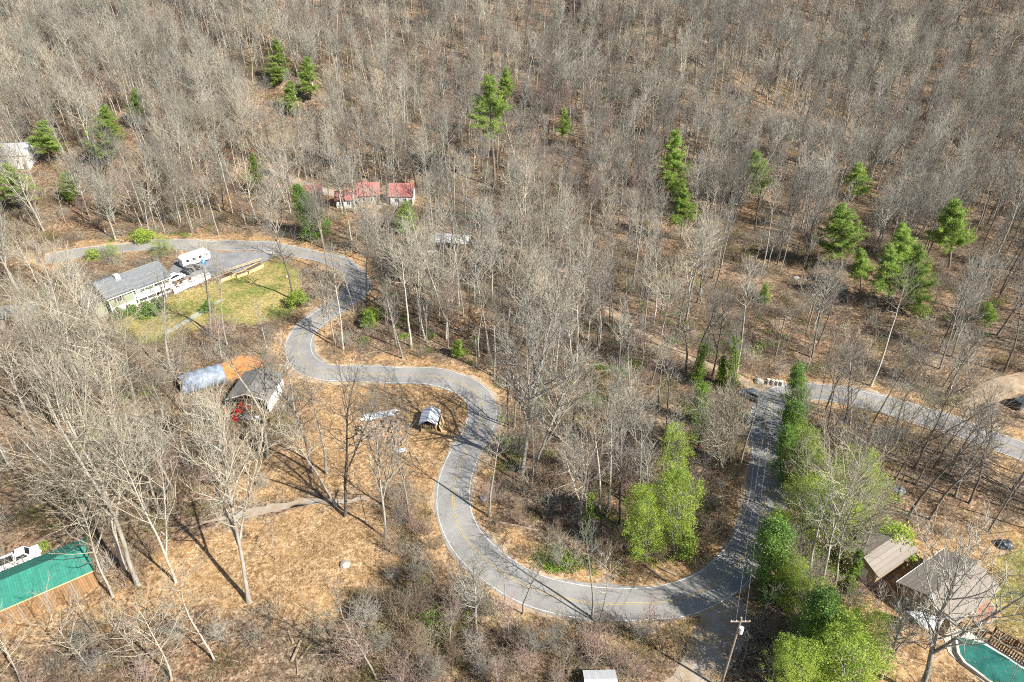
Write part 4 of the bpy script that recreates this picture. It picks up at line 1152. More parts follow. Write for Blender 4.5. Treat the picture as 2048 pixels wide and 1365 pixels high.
for x in np.linspace(.05, L - .05, 8): MB().box(x - .06, .043, -.3, x + .06, .16, 1.1).build('post', M['wood_grey'], f)

# white mailbox post by the road
p = at(546, 513)
mb = empty('mailbox', p, .2, 'white mailbox post on the verge of the upper road by the house driveway', 'mailbox')
MB().box(-.08, -.08, -.3, .08, .08, 1.0).build('post', M['trim_white'], mb)
MB().prism([(-.16, 1.0), (.16, 1.0), (.16, 1.18), (.1, 1.3), (0, 1.34), (-.1, 1.3), (-.16, 1.18)], 'x', -.35, .35).build('box', M['trim_white'], mb)
MB().box(.2, .163, 1.1, .24, .18, 1.4).build('flag', M['tractor_red'], mb)

# stepping stone path
SP_ = path_pts([(330,668),(352,655),(380,640),(398,625),(415,618),(432,607),(447,599)], 1.0)
tag(link('garden_path', ribbon('garden_path', SP_, .65, .03, M['stone_path'], wob=.12, seed=12)), kind='structure')

# --- far left shed roof
a = at(0, 660); an = .45
s = empty('dark_shed', (a.x - 2, a.y, Tz(a.x, a.y)), an, 'dark roofed shed at the left edge of the wood', 'shed')
rect_foot((a.x - 2, a.y), an, 0, 0, 9, 6, .5)
gable_wall(0, 9, 0, 5, 2.4, 3.7).build('wall', M['wood_grey'], s)
gable_roof(0, 9, 0, 5, 2.4, 3.7).build('roof', M['shingle_dark'], s)
door_front(s, 4, 0, 2, 2, M['wood_dark'])

# --- barn with the red tractor (gable end open to the front)
pr = atz(533, 802, 3.0); pl_ = atz(454, 802, 3.0)
W = (pr - pl_).length; ang = R(86); P0 = (pr.x, pr.y + .3)
bz = Tz(pr.x - 3, pr.y + 3)
bn = empty('tractor_barn', (P0[0], P0[1], bz), ang, 'open fronted barn with dark mossy shingle roof and white side wall', 'barn')
rect_foot(P0, ang, 0, 0, 8, W, 1.0)
LB = 7.6
m = MB(); m.box(0, 0.0, -.5, LB, .15, 2.9); m.build('side_wall', M['wall_white'], bn)
m = MB(); m.box(0, W - .15, -.5, LB, W, 2.9); m.build('side_wall', M['wood_grey'], bn)
MB().prism([(.153, -.5), (W - .153, -.5), (W - .153, 2.9), (W / 2, 4.1), (.153, 2.9)], 'x', LB - .15, LB).build('back_wall', M['wood_grey'], bn)
gable_roof(0, LB, 0, W, 2.95, 4.25, .4).build('roof', M['shingle_dark'], bn)
m = MB(); 
for y in (.3, W / 2, W - .3): m.box(.1, y - .09, -.5, .28, y + .09, 2.85)
m.box(.1, .3, 2.6, .28, W - .3, 2.85)
m.build('post', M['wood_dark'], bn)
fr = MB()
fr.slab([(-.43, -.4, 2.80), (-.43, W / 2, 4.24), (-.43, W / 2, 4.42), (-.43, -.4, 2.98)], .05); fr.slab([(-.43, W + .4, 2.80), (-.43, W / 2 + .003, 4.24), (-.43, W / 2 + .003, 4.42), (-.43, W + .4, 2.98)], .05)
fr.build('rake_trim', M['trim_white'], bn)
# tractor standing in the barn mouth
def tractor(loc, ang, label):
    o = empty('tractor', loc, ang, label, 'tractor')
    MB().prism([(-.5, .7), (1.5, .6), (1.55, 1.25), (1.3, 1.35), (.2, 1.45), (.1, .95), (-.5, .95)], 'y', -.33, .33).build('hood', M['tractor_red'], o)
    MB().box(-.35, -.25, .955, .0, .25, 1.1).build('seat', M['rubber'], o)
    MB().box(-.42, -.25, 1.1, -.34, .25, 1.5).build('seat_back', M['rubber'], o)
    for sy in (-1, 1):
        t = MB().tube([(-.45, sy*.5, .65), (-.45, sy*.85, .65)], [.65]*2, 18).build('rear_wheel', M['rubber'], o)
        MB().tube([(-.45, sy*.49, .65), (-.45, sy*.86, .65)], [.33]*2, 12).build('rim', M['tractor_red'], t)
        t = MB().tube([(1.2, sy*.45, .4), (1.2, sy*.68, .4)], [.4]*2, 16).build('front_wheel', M['rubber'], o)
        MB().box(-1.0, sy*.68 - .2, 1.33, .15, sy*.68 + .2, 1.38).build('fender', M['tractor_red'], o)
        MB().tube([(.1, sy*.42, 1.0), (1.0, sy*.42, 1.6), (2.2, sy*.42, 1.0), (2.5, sy*.42, .35)], [.07]*4, 6).build('loader_arm', M['tractor_red'], o)
    MB().prism([(2.45, .1), (2.95, .06), (2.85, .14), (2.55, .2), (2.5, .6), (2.42, .6)], 'y', -.75, .75).build('bucket', M['tractor_red'], o)
    MB().tube([(.25, 0, 1.4), (.02, 0, 1.7)], [.03]*2, 6).build('steering_column', M['rubber'], o)
    MB().tube([(-.85, -.5, .9), (-.85, -.5, 2.1), (-.85, .5, 2.1), (-.85, .5, .9)], [.04]*4, 6).build('roll_bar', M['rubber'], o)
p = at(487, 824); tractor((p.x, p.y, p.z), R(250), 'red tractor with front loader in the open mouth of the barn')
p = at(459, 826)
q = empty('red_mower', p, R(200), 'small red ride on mower at the left corner of the barn', 'mower')
MB().prism([(-.7, .3), (.8, .3), (.85, .75), (.3, .85), (.1, .5), (-.3, .5), (-.7, .75)], 'y', -.35, .35).build('body', M['tractor_red'], q)
MB().box(-.3, -.22, .5, .05, .22, .65).build('seat', M['rubber'], q)
MB().box(-.3, -.55, .12, .5, .55, .26).build('mower_deck', M['tractor_red'], q)
for x, rr in ((-.5, .3), (.6, .22)):
    for sy in (-1, 1): MB().tube([(x, sy*.36, rr), (x, sy*.55, rr)], [rr]*2, 12).build('wheel', M['rubber'], q)
def metal_sheet(cpx, L, W, ang, label, mat_='metal_pale', n=1, ext=None):
    p = at(*cpx)
    o = empty('metal_sheet', (p.x, p.y, p.z + .10), ang, label, 'roofing sheet')
    V, F = [], []
    nx = 3; ny = int(W / .08)
    xs = np.linspace(-L/2, L/2, nx); ys = np.linspace(-W/2, W/2, ny)
    for x in xs:
        for k, y in enumerate(ys): V.append((x, y, .035 * (k % 2) + .06 * math.sin(x * 1.3 + y)))
    for i in range(nx - 1):
        for j in range(ny - 1): F.append((i*ny + j, (i+1)*ny + j, (i+1)*ny + j + 1, i*ny + j + 1))
    me = mesh_np('sheet', V, F, M[mat_]); ob = link('sheet', me, o)
    sm = ob.modifiers.new('thickness', 'SOLIDIFY'); sm.thickness = .02
    return o
metal_sheet((495, 835), 4.2, 1.4, -.25, 'pale corrugated metal sheet lying in front of the tractor barn')
metal_sheet((801, 902), 2.0, .9, .3, 'small white sheet lying below the rubble heap by the wood piles')

# --- tarp shelter
a = atz(366, 790, 0); b = atz(462, 762, 0)
an = math.atan2(b.y - a.y, b.x - a.x); L = (b - a).length * .92
o = empty('tarp_shelter', (a.x, a.y, Tz(a.x, a.y)), an, 'round backed shelter under a weathered blue grey tarp, left of the barn', 'shelter')
rect_foot((a.x, a.y), an, 0, -1, L, 5, .5)
V, F = [], []; na, nl = 15, 22; rn = np.random.default_rng(5)
for i in range(nl):
    for k in range(na):
        th = math.pi * k / (na - 1); sag = .12 * math.sin(i * 1.4) * math.sin(th) + rn.normal() * .035
        V.append((L * i / (nl - 1), 2.2 + 2.5 * -math.cos(th) * (1 + .02 * rn.normal()), -.1 + (2.6 + sag) * math.sin(th) ** .8 if 0 < k < na - 1 else -.1))
for i in range(nl - 1):
    for k in range(na - 1): F.append((i*na + k, (i+1)*na + k, (i+1)*na + k + 1, i*na + k + 1))
cv = link('tarp_cover', mesh_np('tarp_cover', V, F, M['tarp'], smooth=True), o)
sm = cv.modifiers.new('thickness', 'SOLIDIFY'); sm.thickness = .03
for x in (.1, L / 2, L - .1):
    MB().tube([(x, 2.2 - 2.4 * math.cos(math.pi * k / 10), (2.45 * math.sin(math.pi * k / 10) ** .8) if 0 < k < 10 else -.2) for k in range(11)], [.04] * 11, 6).build('hoop', M['steel'], o)
MB().prism([(2.2 - 2.38 * math.cos(math.pi * k / 10), (2.4 * math.sin(math.pi * k / 10) ** .8) if 0 < k < 10 else -.1) for k in range(11)], 'x', L - .12, L - .08).build('end_panel', M['tarp'], o)

# --- woodshed full of split logs
a = at(840, 866)
ang = R(86)
P0 = at(873, 866); P0 = (P0.x, P0.y)
ws = empty('woodshed', (P0[0], P0[1], Tz(P0[0], P0[1] + 2)), ang, 'small open gabled woodshed with pale metal roof and plywood front', 'shed')
rect_foot(P0, ang, -1, -1.5, 5, 4, .6)
WS, LS = 2.75, 3.6
for x in (.1, LS - .1):
    for y in (.1, WS - .1): MB().box(x - .07, y - .07, -.3, x + .07, y + .07, 2.2).build('post', M['ply'], ws)
MB().box(-.03, .02, -.2, .03, WS - .02, 1.05).build('front_panel', M['ply'], ws)
MB().box(.03, .0, -.2, LS, .05, 1.6).build('side_wall', M['ply'], ws); MB().box(.03, WS - .05, -.2, LS, WS, 1.6).build('side_wall', M['wood_grey'], ws)
MB().prism([(.05, -.2), (WS - .05, -.2), (WS - .05, 2.2), (WS / 2, 2.9), (.05, 2.2)], 'x', LS - .05, LS).build('back_wall', M['wood_grey'], ws)
gable_roof(0, LS, 0, WS, 2.25, 3.05, .3, .06).build('roof', M['metal_pale'], ws)
MB().slab([(.3, -1.0, -.2), (LS - .3, -1.0, -.2), (LS - .3, -.45, 1.5), (.3, -.45, 1.5)], .06).build('lean_panel', M['ply'], ws)
# split logs: each a thing of its own would fill the shed; a stack of rounds, one by one
rl = random.Random(4)
def log(p, L, rad, rz, tilt, label, group, cat='log'):
    o = empty('cut_log', p, 0, label, cat, group, rot=(0, tilt, rz))
    MB().tube([(-L/2, 0, 0), (-L/4, 0, rad*.05), (L/4, 0, -rad*.04), (L/2, 0, 0)], [rad, rad*1.03, rad*.97, rad*.95], 9, False).build('bark', M['log'], o)
    e = MB()
    for x in (-L/2, L/2):
        n = 9; e.add([(x, rad * .97 * math.cos(k*6.283/n), rad * .97 * math.sin(k*6.283/n)) for k in range(n)], [tuple(range(n))])
    e.build('cut_end', M['log_end'], o)
    return o
base = Tz(P0[0], P0[1] + 2)
for row in range(3):
    for k in range(7):
        x, y = L2W(P0, ang, .45 + rl.uniform(0, .1), .35 + k * .33)
        log((x, y, base + 1.0 + row * .27), .55, .13, ang + rl.uniform(-.2, .2), 0, 'pale split log stacked in the open gable of the woodshed', 'logs in the woodshed')

# --- pile of corrugated sheets / poles
a = at(722, 843); b = at(800, 828); an = math.atan2(b.y - a.y, b.x - a.x); L = (b - a).length
footprint([L2W((a.x, a.y), an, x, y) for x, y in ((0, -1), (L, -1), (L, 2), (0, 2))], .8)
for i in range(9):
    X, Y = L2W((a.x, a.y), an, L * (.42 + .1 * rl.uniform(-1, 1)) + .5, i * .2 - .2)
    o = empty('grey_pole', (X, Y, Tz(X, Y) + .12 + .05 * (i % 2)), an + rl.uniform(-.04, .04), 'long pale grey pole lying in the bundle behind the wood piles', 'pole', 'bundle of grey poles')
    MB().tube([(-L*.42, 0, 0), (0, 0, .02), (L*.42, 0, 0)], [.105, .10, .085], 7).build('shaft', M['metal_pale'], o)
# wood piles
def pile(c, n, rx, ry, layers, label, group, rz0, spread, Lr, Rr):
    p = at(*c); footprint([(p.x - rx, p.y - ry), (p.x + rx, p.y - ry), (p.x + rx, p.y + ry), (p.x - rx, p.y + ry)], .6)
    for i in range(n):
        ly = int(layers * (i / n) ** 1.2); f = 1 - .55 * ly / max(1, layers)
        x = p.x + rl.uniform(-rx, rx) * f; y = p.y + rl.uniform(-ry, ry) * f
        rad = rl.uniform(*Rr)
        log((x, y, Tz(x, y) + rad + ly * .26), rl.uniform(*Lr), rad, rz0 + rl.uniform(-spread, spread), rl.uniform(-.15, .15), label, group)
pile((743, 866), 46, 2.0, 2.2, 4, 'brown log in the stacked pile left of the lone tall tree', 'logs of the left wood pile', 0.2, .25, (1.4, 2.6), (.15, .24))
pile((785, 855), 40, 1.9, 1.7, 4, 'pale cut log in the heap nearest the woodshed', 'logs of the heap by the woodshed', 0.8, 1.5, (.5, 1.1), (.2, .34))
pile((794, 884), 34, 1.4, 1.1, 3, 'broken log in the low rubble heap below the woodshed heap', 'logs of the rubble heap', 0.4, 1.5, (.5, 1.6), (.12, .22))
for (q0, q1, lab) in [((821,905), (827,930), 'dark log lying upright of two on the straw below the woodshed'), ((832,915), (842,931), 'dark short log right of another below the woodshed'), ((805,948), (809,956), 'dark stump chunk on the bare patch by the road')]:
    a = at(*q0); b = at(*q1); log(((a.x+b.x)/2, (a.y+b.y)/2, a.z + .12), (b-a).length, .13, math.atan2(b.y-a.y, b.x-a.x), 0, lab, None)
for (q0, q1, rd, lab) in [((577,1264), (587,1288), .17, 'grey fallen log, upper left one of the crossed logs'), ((602,1284), (584,1325), .2, 'thick fallen log crossing the others in the brush'), ((622,1290), (594,1330), .15, 'fallen log on the right of the crossed logs'),
                          ((570,1300), (600,1290), .1, 'thin fallen log across the crossed logs'), ((594,1320), (596,1350), .12, 'lowest fallen log of the crossed logs'), ((965,1040), (1075,1062), .16, 'long fallen grey trunk inside the bottom bend'),
                          ((1290,1132), (1335,1165), .16, 'fallen trunk below the bright evergreen pair, left of two'), ((1318,1136), (1352,1152), .14, 'fallen trunk below the bright evergreen pair, right of two'), ((438,1318), (482,1325), .09, 'pale fallen branch on the ground at the bottom edge')]:
    a = at(*q0); b = at(*q1); log(((a.x+b.x)/2, (a.y+b.y)/2, (a.z+b.z)/2 + rd), (b-a).length, rd, math.atan2(b.y-a.y, b.x-a.x), 0, lab, None)

# boulders
def boulder(px, s, label, seed):
    import bmesh
    p = at(*px); bm = bmesh.new(); bmesh.ops.create_icosphere(bm, subdivisions=3, radius=1)
    from mathutils import noise
    for v in bm.verts: v.co *= 1 + .28 * noise.noise(v.co * 1.2 + Vector((seed, 0, 0))) + .1 * noise.noise(v.co * 3.5)
    me = bpy.data.meshes.new('boulder'); bm.to_mesh(me); bm.free(); me.materials.append(M['stone'])
    o = link('boulder', me, None, (p.x, p.y, p.z + s * .25)); o.scale = (s, s * .85, s * .65); tag(o, label, 'rock')
boulder((690,1132), .75, 'lone grey boulder on the straw slope beside the brown brush', 1)
boulder((1518,765), .9, 'tan boulder at the left end of the stone row above the gravel track mouth', 2)
boulder((575,555), .5, 'small white rock under the trees beside the lone lawn tree', 3)
boulder((1592,558), .8, 'grey rock on the hillside above the wire corridor', 4)
# row of stone blocks
for i, (x, y, lab) in enumerate([(1536,768,'stone block, leftmost of the row at the road bend'), (1545,770,'stone block second from left in the row at the road bend'), (1553,771,'stone block second from right in the row at the road bend'), (1561,772,'stone block, rightmost of the row at the road bend')]):
    p = at(x, y); o = empty('stone_block', p, .3 + i * .2, lab, 'stone', 'stone blocks at the road bend')
    MB().prism([(-.4, -.3), (.42, -.3), (.36, .9), (.2, 1.05), (-.3, 1.0)], 'y', -.25, .27).build('block', M['stone'], o)
    MB().prism([(-.42, 1.06), (.3, 1.06), (.28, 1.14), (-.36, 1.15)], 'y', -.28, .3).build('cap', M['concrete'], o)

# --- green metal roofed building
pe = atz(188, 1140, 3.6); pw = atz(0, 1221, 3.6)
ang = math.atan2(pe.y - pw.y, pe.x - pw.x); LG = 20
P0 = (pe.x - LG * math.cos(ang), pe.y - LG * math.sin(ang))
gz = Tz(pe.x, pe.y)
gb = empty('green_roofed_barn', (P0[0], P0[1], gz), ang, 'long barn with weathered green metal roof and brown plank wall', 'barn')
rect_foot(P0, ang, 0, 0, LG, 8, .6)
gable_wall(0, LG - .35, .35, 6.6, 3.5, 5.0).build('wall', M['planks_brown'], gb)
gable_roof(0, LG - .35, .35, 6.6, 3.5, 5.0, .35, .1, .5).build('roof', M['metal_green'], gb)
MB().box(-.3, -.06, 3.26, LG, -.003, 3.42).build('eave_trim', M['ply'], gb)
for x in np.arange(2, LG, 3.0): MB().box(x - .1, .2, -.6, x + .1, .347, 3.3).build('wall_post', M['wood_grey'], gb)
p = at(40, 1124); car('pickup_truck', (p.x, p.y, p.z + .02), ang, 'white pickup truck parked behind the green roofed barn', 'pickup truck', M['car_white'], 5.4, 1.95, 'pickup')
# small utility trailer behind the pickup
p = at(68, 1108); o = empty('utility_trailer', p, ang, 'small open white trailer just beyond the white pickup truck', 'trailer')
m = MB(); m.box(-1.1, -.7, .45, 1.1, .7, .55); m.box(-1.1, -.7, .55, 1.1, -.64, .9); m.box(-1.1, .64, .55, 1.1, .7, .9); m.box(-1.1, -.64, .55, -1.04, .64, .9); m.build('tray', M['car_white'], o)
for sy in (-1, 1): MB().tube([(0, sy*.75, .3), (0, sy*.92, .3)], [.3]*2, 14).build('wheel', M['rubber'], o)
MB().box(1.1, -.05, .45, 2.0, .05, .53).build('hitch', M['steel'], o)

# --- red roofed houses
def cottage(px_l, px_r, W, he, hr, label, wall, roof, name='red_roofed_house', dang=0, chim=False, nwin=2):
    a = at(*px_l); b = at(*px_r); an = math.atan2(b.y - a.y, b.x - a.x) + dang; L = math.hypot(b.x - a.x, b.y - a.y)
    z = min(Tz(a.x, a.y), Tz(b.x, b.y))
    o = empty(name, (a.x, a.y, z), an, label, 'house'); rect_foot((a.x, a.y), an, 0, 0, L, W, 1.2)
    gable_wall(0, L, 0, W, he, hr, -1.0).build('wall', M[wall], o)
    r_ = gable_roof(0, L, 0, W, he, hr, .4).build('roof', M[roof], o)
    for i in range(nwin): window_front(o, L * (i + .7) / (nwin + .6), he * .58, .9, 1.1, 0, -1)
    door_front(o, L * .9, 0.05, .9, 2.0, M['wood_dark'])
    if chim: MB().box(L*.3, W*.55, he, L*.3 + .7, W*.55 + .7, hr + .9).build('chimney', M['brick'], r_)
    return o
cottage((674,417), (711,415), 5.0, 2.5, 4.3, 'small white cottage with a bright red metal roof, left of the red roofed group', 'wall_white', 'roof_red')
cottage((718,412), (760,410), 6.5, 3.2, 5.8, 'darker walled red roofed house in the middle of the red roofed group', 'wood_grey', 'roof_red', chim=True)
cottage((782,412), (826,413), 6.0, 3.3, 6.0, 'white walled red roofed house furthest right of the red roofed group', 'wall_white', 'roof_red')
cottage((610,398), (645,398), 4.5, 2.4, 3.8, 'low red roofed outbuilding behind the leaning evergreen', 'wall_tan', 'roof_red', 'red_roofed_outbuilding', nwin=1)
# white roofed carport
a = at(858, 500); b = at(934, 503); an = math.atan2(b.y - a.y, b.x - a.x); L = math.hypot(b.x - a.x, b.y - a.y)
o = empty('white_carport', (a.x, a.y, Tz(a.x, a.y)), an, 'open carport with a white metal roof at the head of the gravel track', 'carport'); rect_foot((a.x, a.y), an, 0, 0, L, 5, 1.2)
gable_roof(0, L, 0, 5.0, 2.6, 3.5, .3, .08).build('roof', M['trim_white'], o)
for x in np.linspace(.1, L - .1, 4):
    for y in (.1, 4.9): MB().box(x - .07, y - .07, -.8, x + .07, y + .07, 2.6).build('post', M['wood_grey'], o)
MB().box(0.2, 4.6, -.5, L - .2, 4.7, 2.2).build('back_wall', M['wood_grey'], o)
p = at(884, 502); car('parked_car', (p.x + .5, p.y + 2.3, p.z + .02), an + 1.57, 'dark car standing under the white roofed carport', 'car', M['car_dark'], 4.2)
p = at(858, 512); o = empty('tarped_boat', (p.x, p.y, p.z + .4), .4, 'small white boat on blocks at the left corner of the carport', 'boat')
MB().add([(-2, -.7, .7), (1, -.7, .75), (2.3, 0, .85), (1, .7, .75), (-2, .7, .7), (-2, -.35, 0), (.8, -.3, 0), (1.7, 0, .2), (.8, .3, 0), (-2, .35, 0)], [(0,1,6,5), (1,2,7,6), (2,3,8,7), (3,4,9,8), (4,0,5,9), (5,6,7,8,9), (0,4,3,2,1)]).build('hull', M['car_white'], o)
for x in (-1.4, .5): MB().box(x - .15, -.4, -.4, x + .15, .4, .02).build('block', M['wood_dark'], o)

# --- white house at the left edge
a = at(-40, 345); b = at(62, 338)
cottage((-40,345), (62,338), 8, 5.0, 7.6, 'tall white house half hidden by bare trees at the left edge', 'wall_white', 'metal_pale', 'white_house', nwin=4)

# --- brown roofed house by the pool
P0 = (55.6, 52.4); ang = R(31); hz = Tz(*P0)
hb = empty('brown_roofed_house', (P0[0], P0[1], hz), ang, 'long low house with faded brown shingle roof beside the covered pool', 'house')
rect_foot(P0, ang, -1, -1, 10.5, 7.5, .8)
gable_wall(0, 9.8, 0, 6.8, 3.2, 4.7).build('wall', M['wall_tan'], hb)
rf = gable_roof(0, 9.8, 0, 6.8, 3.2, 4.7, .5).build('roof', M['shingle_brown'], hb)
MB().box(-.5, 7.33, 2.95, 10.3, 7.4, 3.12).build('gutter', M['trim_white'], hb)
MB().tube([(7.2, 2.2, 4.0), (7.2, 2.2, 5.0)], [.09]*2, 8).build('vent_pipe', M['steel'], rf)
for x in (1.6, 4.2, 8.2): window_front(hb, x, 1.8, 1.2, 1.2, 0, -1)
door_front(hb, 6.2, 0.05, 1.0, 2.1, M['trim_white']); window_end(hb, 2.4, 1.8, 1.4, 1.2, 9.8, 1)
P1 = L2W(P0, ang, -1.4, 9.4)
g2 = empty('brown_garage', (P1[0], P1[1], Tz(*P1)), ang, 'brown shingled garage just behind the brown roofed house', 'garage')
rect_foot(P1, ang, -.5, -1, 9, 5.5, .6)
gable_wall(0, 8.2, 0, 4.8, 2.8, 3.9).build('wall', M['wall_tan'], g2)
gable_roof(0, 8.2, 0, 4.8, 2.8, 3.9, .4).build('roof', M['shingle_brown'], g2)
MB().box(-.4, 5.23, 2.5, 8.6, 5.3, 2.67).build('gutter', M['trim_white'], g2)
MB().box(-.06, 1.2, 0, -.003, 3.6, 2.2).build('garage_door', M['wall_white'], g2)
# silver porch roof
q = [atz(1812,1222,3.0), atz(1842,1224,3.3), atz(1889,1238,3.3), atz(1870,1272,2.8)]
c = sum(q, Vector()) / 4
o = empty('porch_canopy', (c.x, c.y, Tz(c.x, c.y)), 0, 'silver corrugated metal porch canopy in front of the brown roofed house', 'canopy')
lq = [v - Vector((c.x, c.y, Tz(c.x, c.y))) for v in q]
footprint(q, 1.0)
MB().slab([lq[0], lq[3], lq[2], lq[1]], .05).build('roof', M['metal_pale'], o)
for v in lq: 
    w = v * .93; MB().box(w.x - .06, w.y - .06, -.4, w.x + .06, w.y + .06, v.z - .09).build('post', M['wood_grey'], o)
# pool
def pool_pts(l): return [at(1720 + .238 * x, 1040 + .238 * y) for x, y in l]
deckP = pool_pts([(700,990),(800,918),(890,935),(1000,985),(1140,1070),(1290,1160),(1500,1300),(1600,1480),(1250,1520),(1060,1385),(930,1275),(830,1205),(740,1110)])
waterP = pool_pts([(812,1015),(850,1005),(905,1012),(975,1035),(1050,1068),(1200,1158),(1400,1285),(1480,1400),(1420,1440),(1200,1440),(1085,1365),(960,1270),(880,1215),(830,1140)])
footprint([(p.x, p.y) for p in deckP], .8)
tag(link('pool_deck', sheet('pool_deck', [(p.x, p.y) for p in deckP], .06, M['concrete'])), kind='structure')
pz = sum(p.z for p in waterP) / len(waterP)
cc = sum(waterP, Vector()) / len(waterP)
o = empty('covered_pool', (cc.x, cc.y, pz), 0, 'kidney shaped swimming pool under a dark teal cover at the bottom right', 'pool')
W2 = [(p.x - cc.x, p.y - cc.y) for p in waterP]
MB().prism(W2, 'z', -.2, .34).build('cover', M['pool_cover'], o)
m = MB()
for i in range(len(W2)):
    A, B = Vector((*W2[i], 0)), Vector((*W2[(i + 1) % len(W2)], 0)); k = 1.0
    An = A * (1 + .32 / A.length); Bn = B * (1 + .32 / B.length)
    m.add([(*A.xy, .36), (*B.xy, .36), (*Bn.xy, .36), (*An.xy, .36), (*A.xy, -.1), (*B.xy, -.1), (*Bn.xy, -.1), (*An.xy, -.1)], [(0,1,2,3), (3,2,6,7), (1,0,4,5)])
m.build('coping', M['concrete'], o)
# dark slatted timber fence along the pool
def slat_fence(q0, q1, label, hgt=1.3, n=None):
    a = at(*q0); b = at(*q1); an = math.atan2(b.y - a.y, b.x - a.x); L = math.hypot(b.x - a.x, b.y - a.y)
    f = empty('picket_fence', (a.x, a.y, Tz(a.x, a.y)), an, label, 'fence', 'timber fences by the pool')
    m = MB()
    for x in np.arange(0, L, .28): m.box(x, -.03, .1, x + .15, .01, hgt)
    m.build('pickets', M['wood_dark'], f)
    m = MB(); m.box(0, .013, .3, L, .08, .4); m.box(0, .013, hgt - .25, L, .08, hgt - .15); m.build('rails', M['wood_dark'], f)
    for x in np.linspace(0, L, max(2, int(L / 2.2) + 1)): MB().box(x - .07, .083, -.4, x + .07, .2, hgt + .15).build('post', M['wood_dark'], f)
    footprint([(a.x, a.y), (b.x, b.y), (b.x + .3, b.y + .3), (a.x + .3, a.y + .3)], .4)
slat_fence((1915,1255), (1965,1276), 'dark slatted fence between the house and the pool, left piece')
slat_fence((1985,1268), (2120,1345), 'dark slatted fence along the far side of the pool, upper piece')
slat_fence((1975,1285), (2100,1362), 'dark slatted fence nearest the pool edge, lower piece')
# picnic table, deck and junk by the house
p = at(1962, 1222)
o = empty('garden_deck', p, .5, 'pinkish paved patio slab beside the brown roofed house', 'patio')
MB().prism([(-2.2, -1.2), (1.4, -1.7), (2.4, .2), (.4, 1.6), (-1.8, 1.0)], 'z', -.2, .12).build('slab', M['brick'], o)
MB().prism([(-2.35, -1.3), (1.5, -1.85), (2.6, .2), (.45, 1.75), (-1.95, 1.1)], 'z', -.25, .08).build('border', M['ply'], o)
p = at(1977, 1172)
o = empty('timber_pergola', p, .55, 'rusty brown timber pergola frame at the end of the brown roofed house', 'pergola')
for x in (-1, 1):
    for y in (-.9, .9): MB().box(x - .07, y - .07, -.3, x + .07, y + .07, 2.4).build('post', M['planks_brown'], o)
m = MB()
for y in (-.9, .9): m.box(-1.3, y - .05, 2.4, 1.3, y + .05, 2.55)
for x in np.linspace(-1.2, 1.2, 7): m.box(x - .03, -1.2, 2.553, x + .03, 1.2, 2.65)
m.build('beams', M['planks_brown'], o)
p = at(1957, 1182); o = empty('patio_table', p, .3, 'small blue patio table beside the timber pergola', 'table')
MB().tube([(0,0,.7), (0,0,.75)], [.55]*2, 18).build('tabletop', M['blue_plastic'], o); MB().tube([(0,0,0), (0,0,.7)], [.05]*2, 8).build('pedestal', M['steel'], o)
def tarp_heap(px, s, label, m_, seed):
    import bmesh
    from mathutils import noise
    p = at(*px); bm = bmesh.new(); bmesh.ops.create_icosphere(bm, subdivisions=3, radius=1)
    for v in bm.verts:
        v.co *= 1 + .35 * noise.noise(v.co * 1.6 + Vector((seed, 1, 0))); v.co.z = max(v.co.z, -.3)
    me = bpy.data.meshes.new('covered_heap'); bm.to_mesh(me); bm.free(); me.materials.append(M[m_])
    o = link('covered_heap', me, None, (p.x, p.y, p.z + .25 * s)); o.scale = (s * 1.2, s, s * .8); tag(o, label, 'covered heap')
tarp_heap((1797,984), .8, 'blue tarped heap on the leaf litter right of the evergreen clump', 'car_grey', 1)
tarp_heap((2008,1092), .9, 'dark covered heap on the grass edge beyond the brown roofed house', 'car_dark', 2)
tarp_heap((967,998), .55, 'small pale tarped machine in the brush on the inside verge of the road', 'tarp', 3)
# white shed roof at the bottom edge
a = at(1172, 1402); o = empty('white_shed', (a.x, a.y, Tz(a.x, a.y)), .02, 'small white metal roofed shed at the bottom edge of the picture', 'shed')
rect_foot((a.x, a.y), 0, 0, 0, 4, 3, .5)
gable_wall(0, 3.5, 0, 2.6, 1.7, 2.2).build('wall', M['wall_white'], o); gable_roof(0, 3.5, 0, 2.6, 1.7, 2.2, .2, .06).build('roof', M['metal_pale'], o)
door_front(o, 1.7, 0, .9, 1.6, M['wood_dark'])

# --- utility poles and the line between them
def utility_pole(base, top, label, box=False):
    b = at(*base); d_ = ray(*top); s = b.y / d_[1]; hgt = CAM_H + d_[2] * s - b.z
    hgt = max(9.0, min(14.0, hgt))
    o = empty('utility_pole', b, 0, label, 'utility pole', 'utility poles')
    MB().tube([(0,0,-.5), (0,0,hgt)], [.17, .115], 10).build('post', M['wood_grey'], o)
    MB().box(-1.1, -.06, hgt - .75, 1.1, .06, hgt - .62).build('crossarm', M['wood_grey'], o)
    for x in (-1.0, -.5, .5, 1.0): MB().tube([(x,0,hgt-.62), (x,0,hgt-.45)], [.05,.035], 8).build('insulator', M['trim_white'], o)
    if box: MB().tube([(.32,-.1,hgt-2.6), (.32,-.1,hgt-1.7)], [.25,.25], 14).build('transformer', M['trim_white'], o)
    return b, hgt
b1, h1 = utility_pole((1440,1378), (1465,1215), 'weathered grey utility pole with a pale transformer beside the bottom driveway', True)
b2, h2 = utility_pole((1551,712), (1563,632), 'thin grey utility pole in the wire corridor above the road bend')
b3, h3 = utility_pole((1612,668), (1624,585), 'thin grey utility pole on the shaded hillside above the other corridor pole')
def wire(pa, pb, sag, label):
    n = 26; pa = Vector(pa); pb = Vector(pb)
    o = MB().tube([pa.lerp(pb, t / n) - Vector((0, 0, 4 * sag * (t / n) * (1 - t / n))) for t in range(n + 1)], [.016] * (n + 1), 5).build('power_line', M['wire'])
    tag(o, label, 'power line', 'power lines')
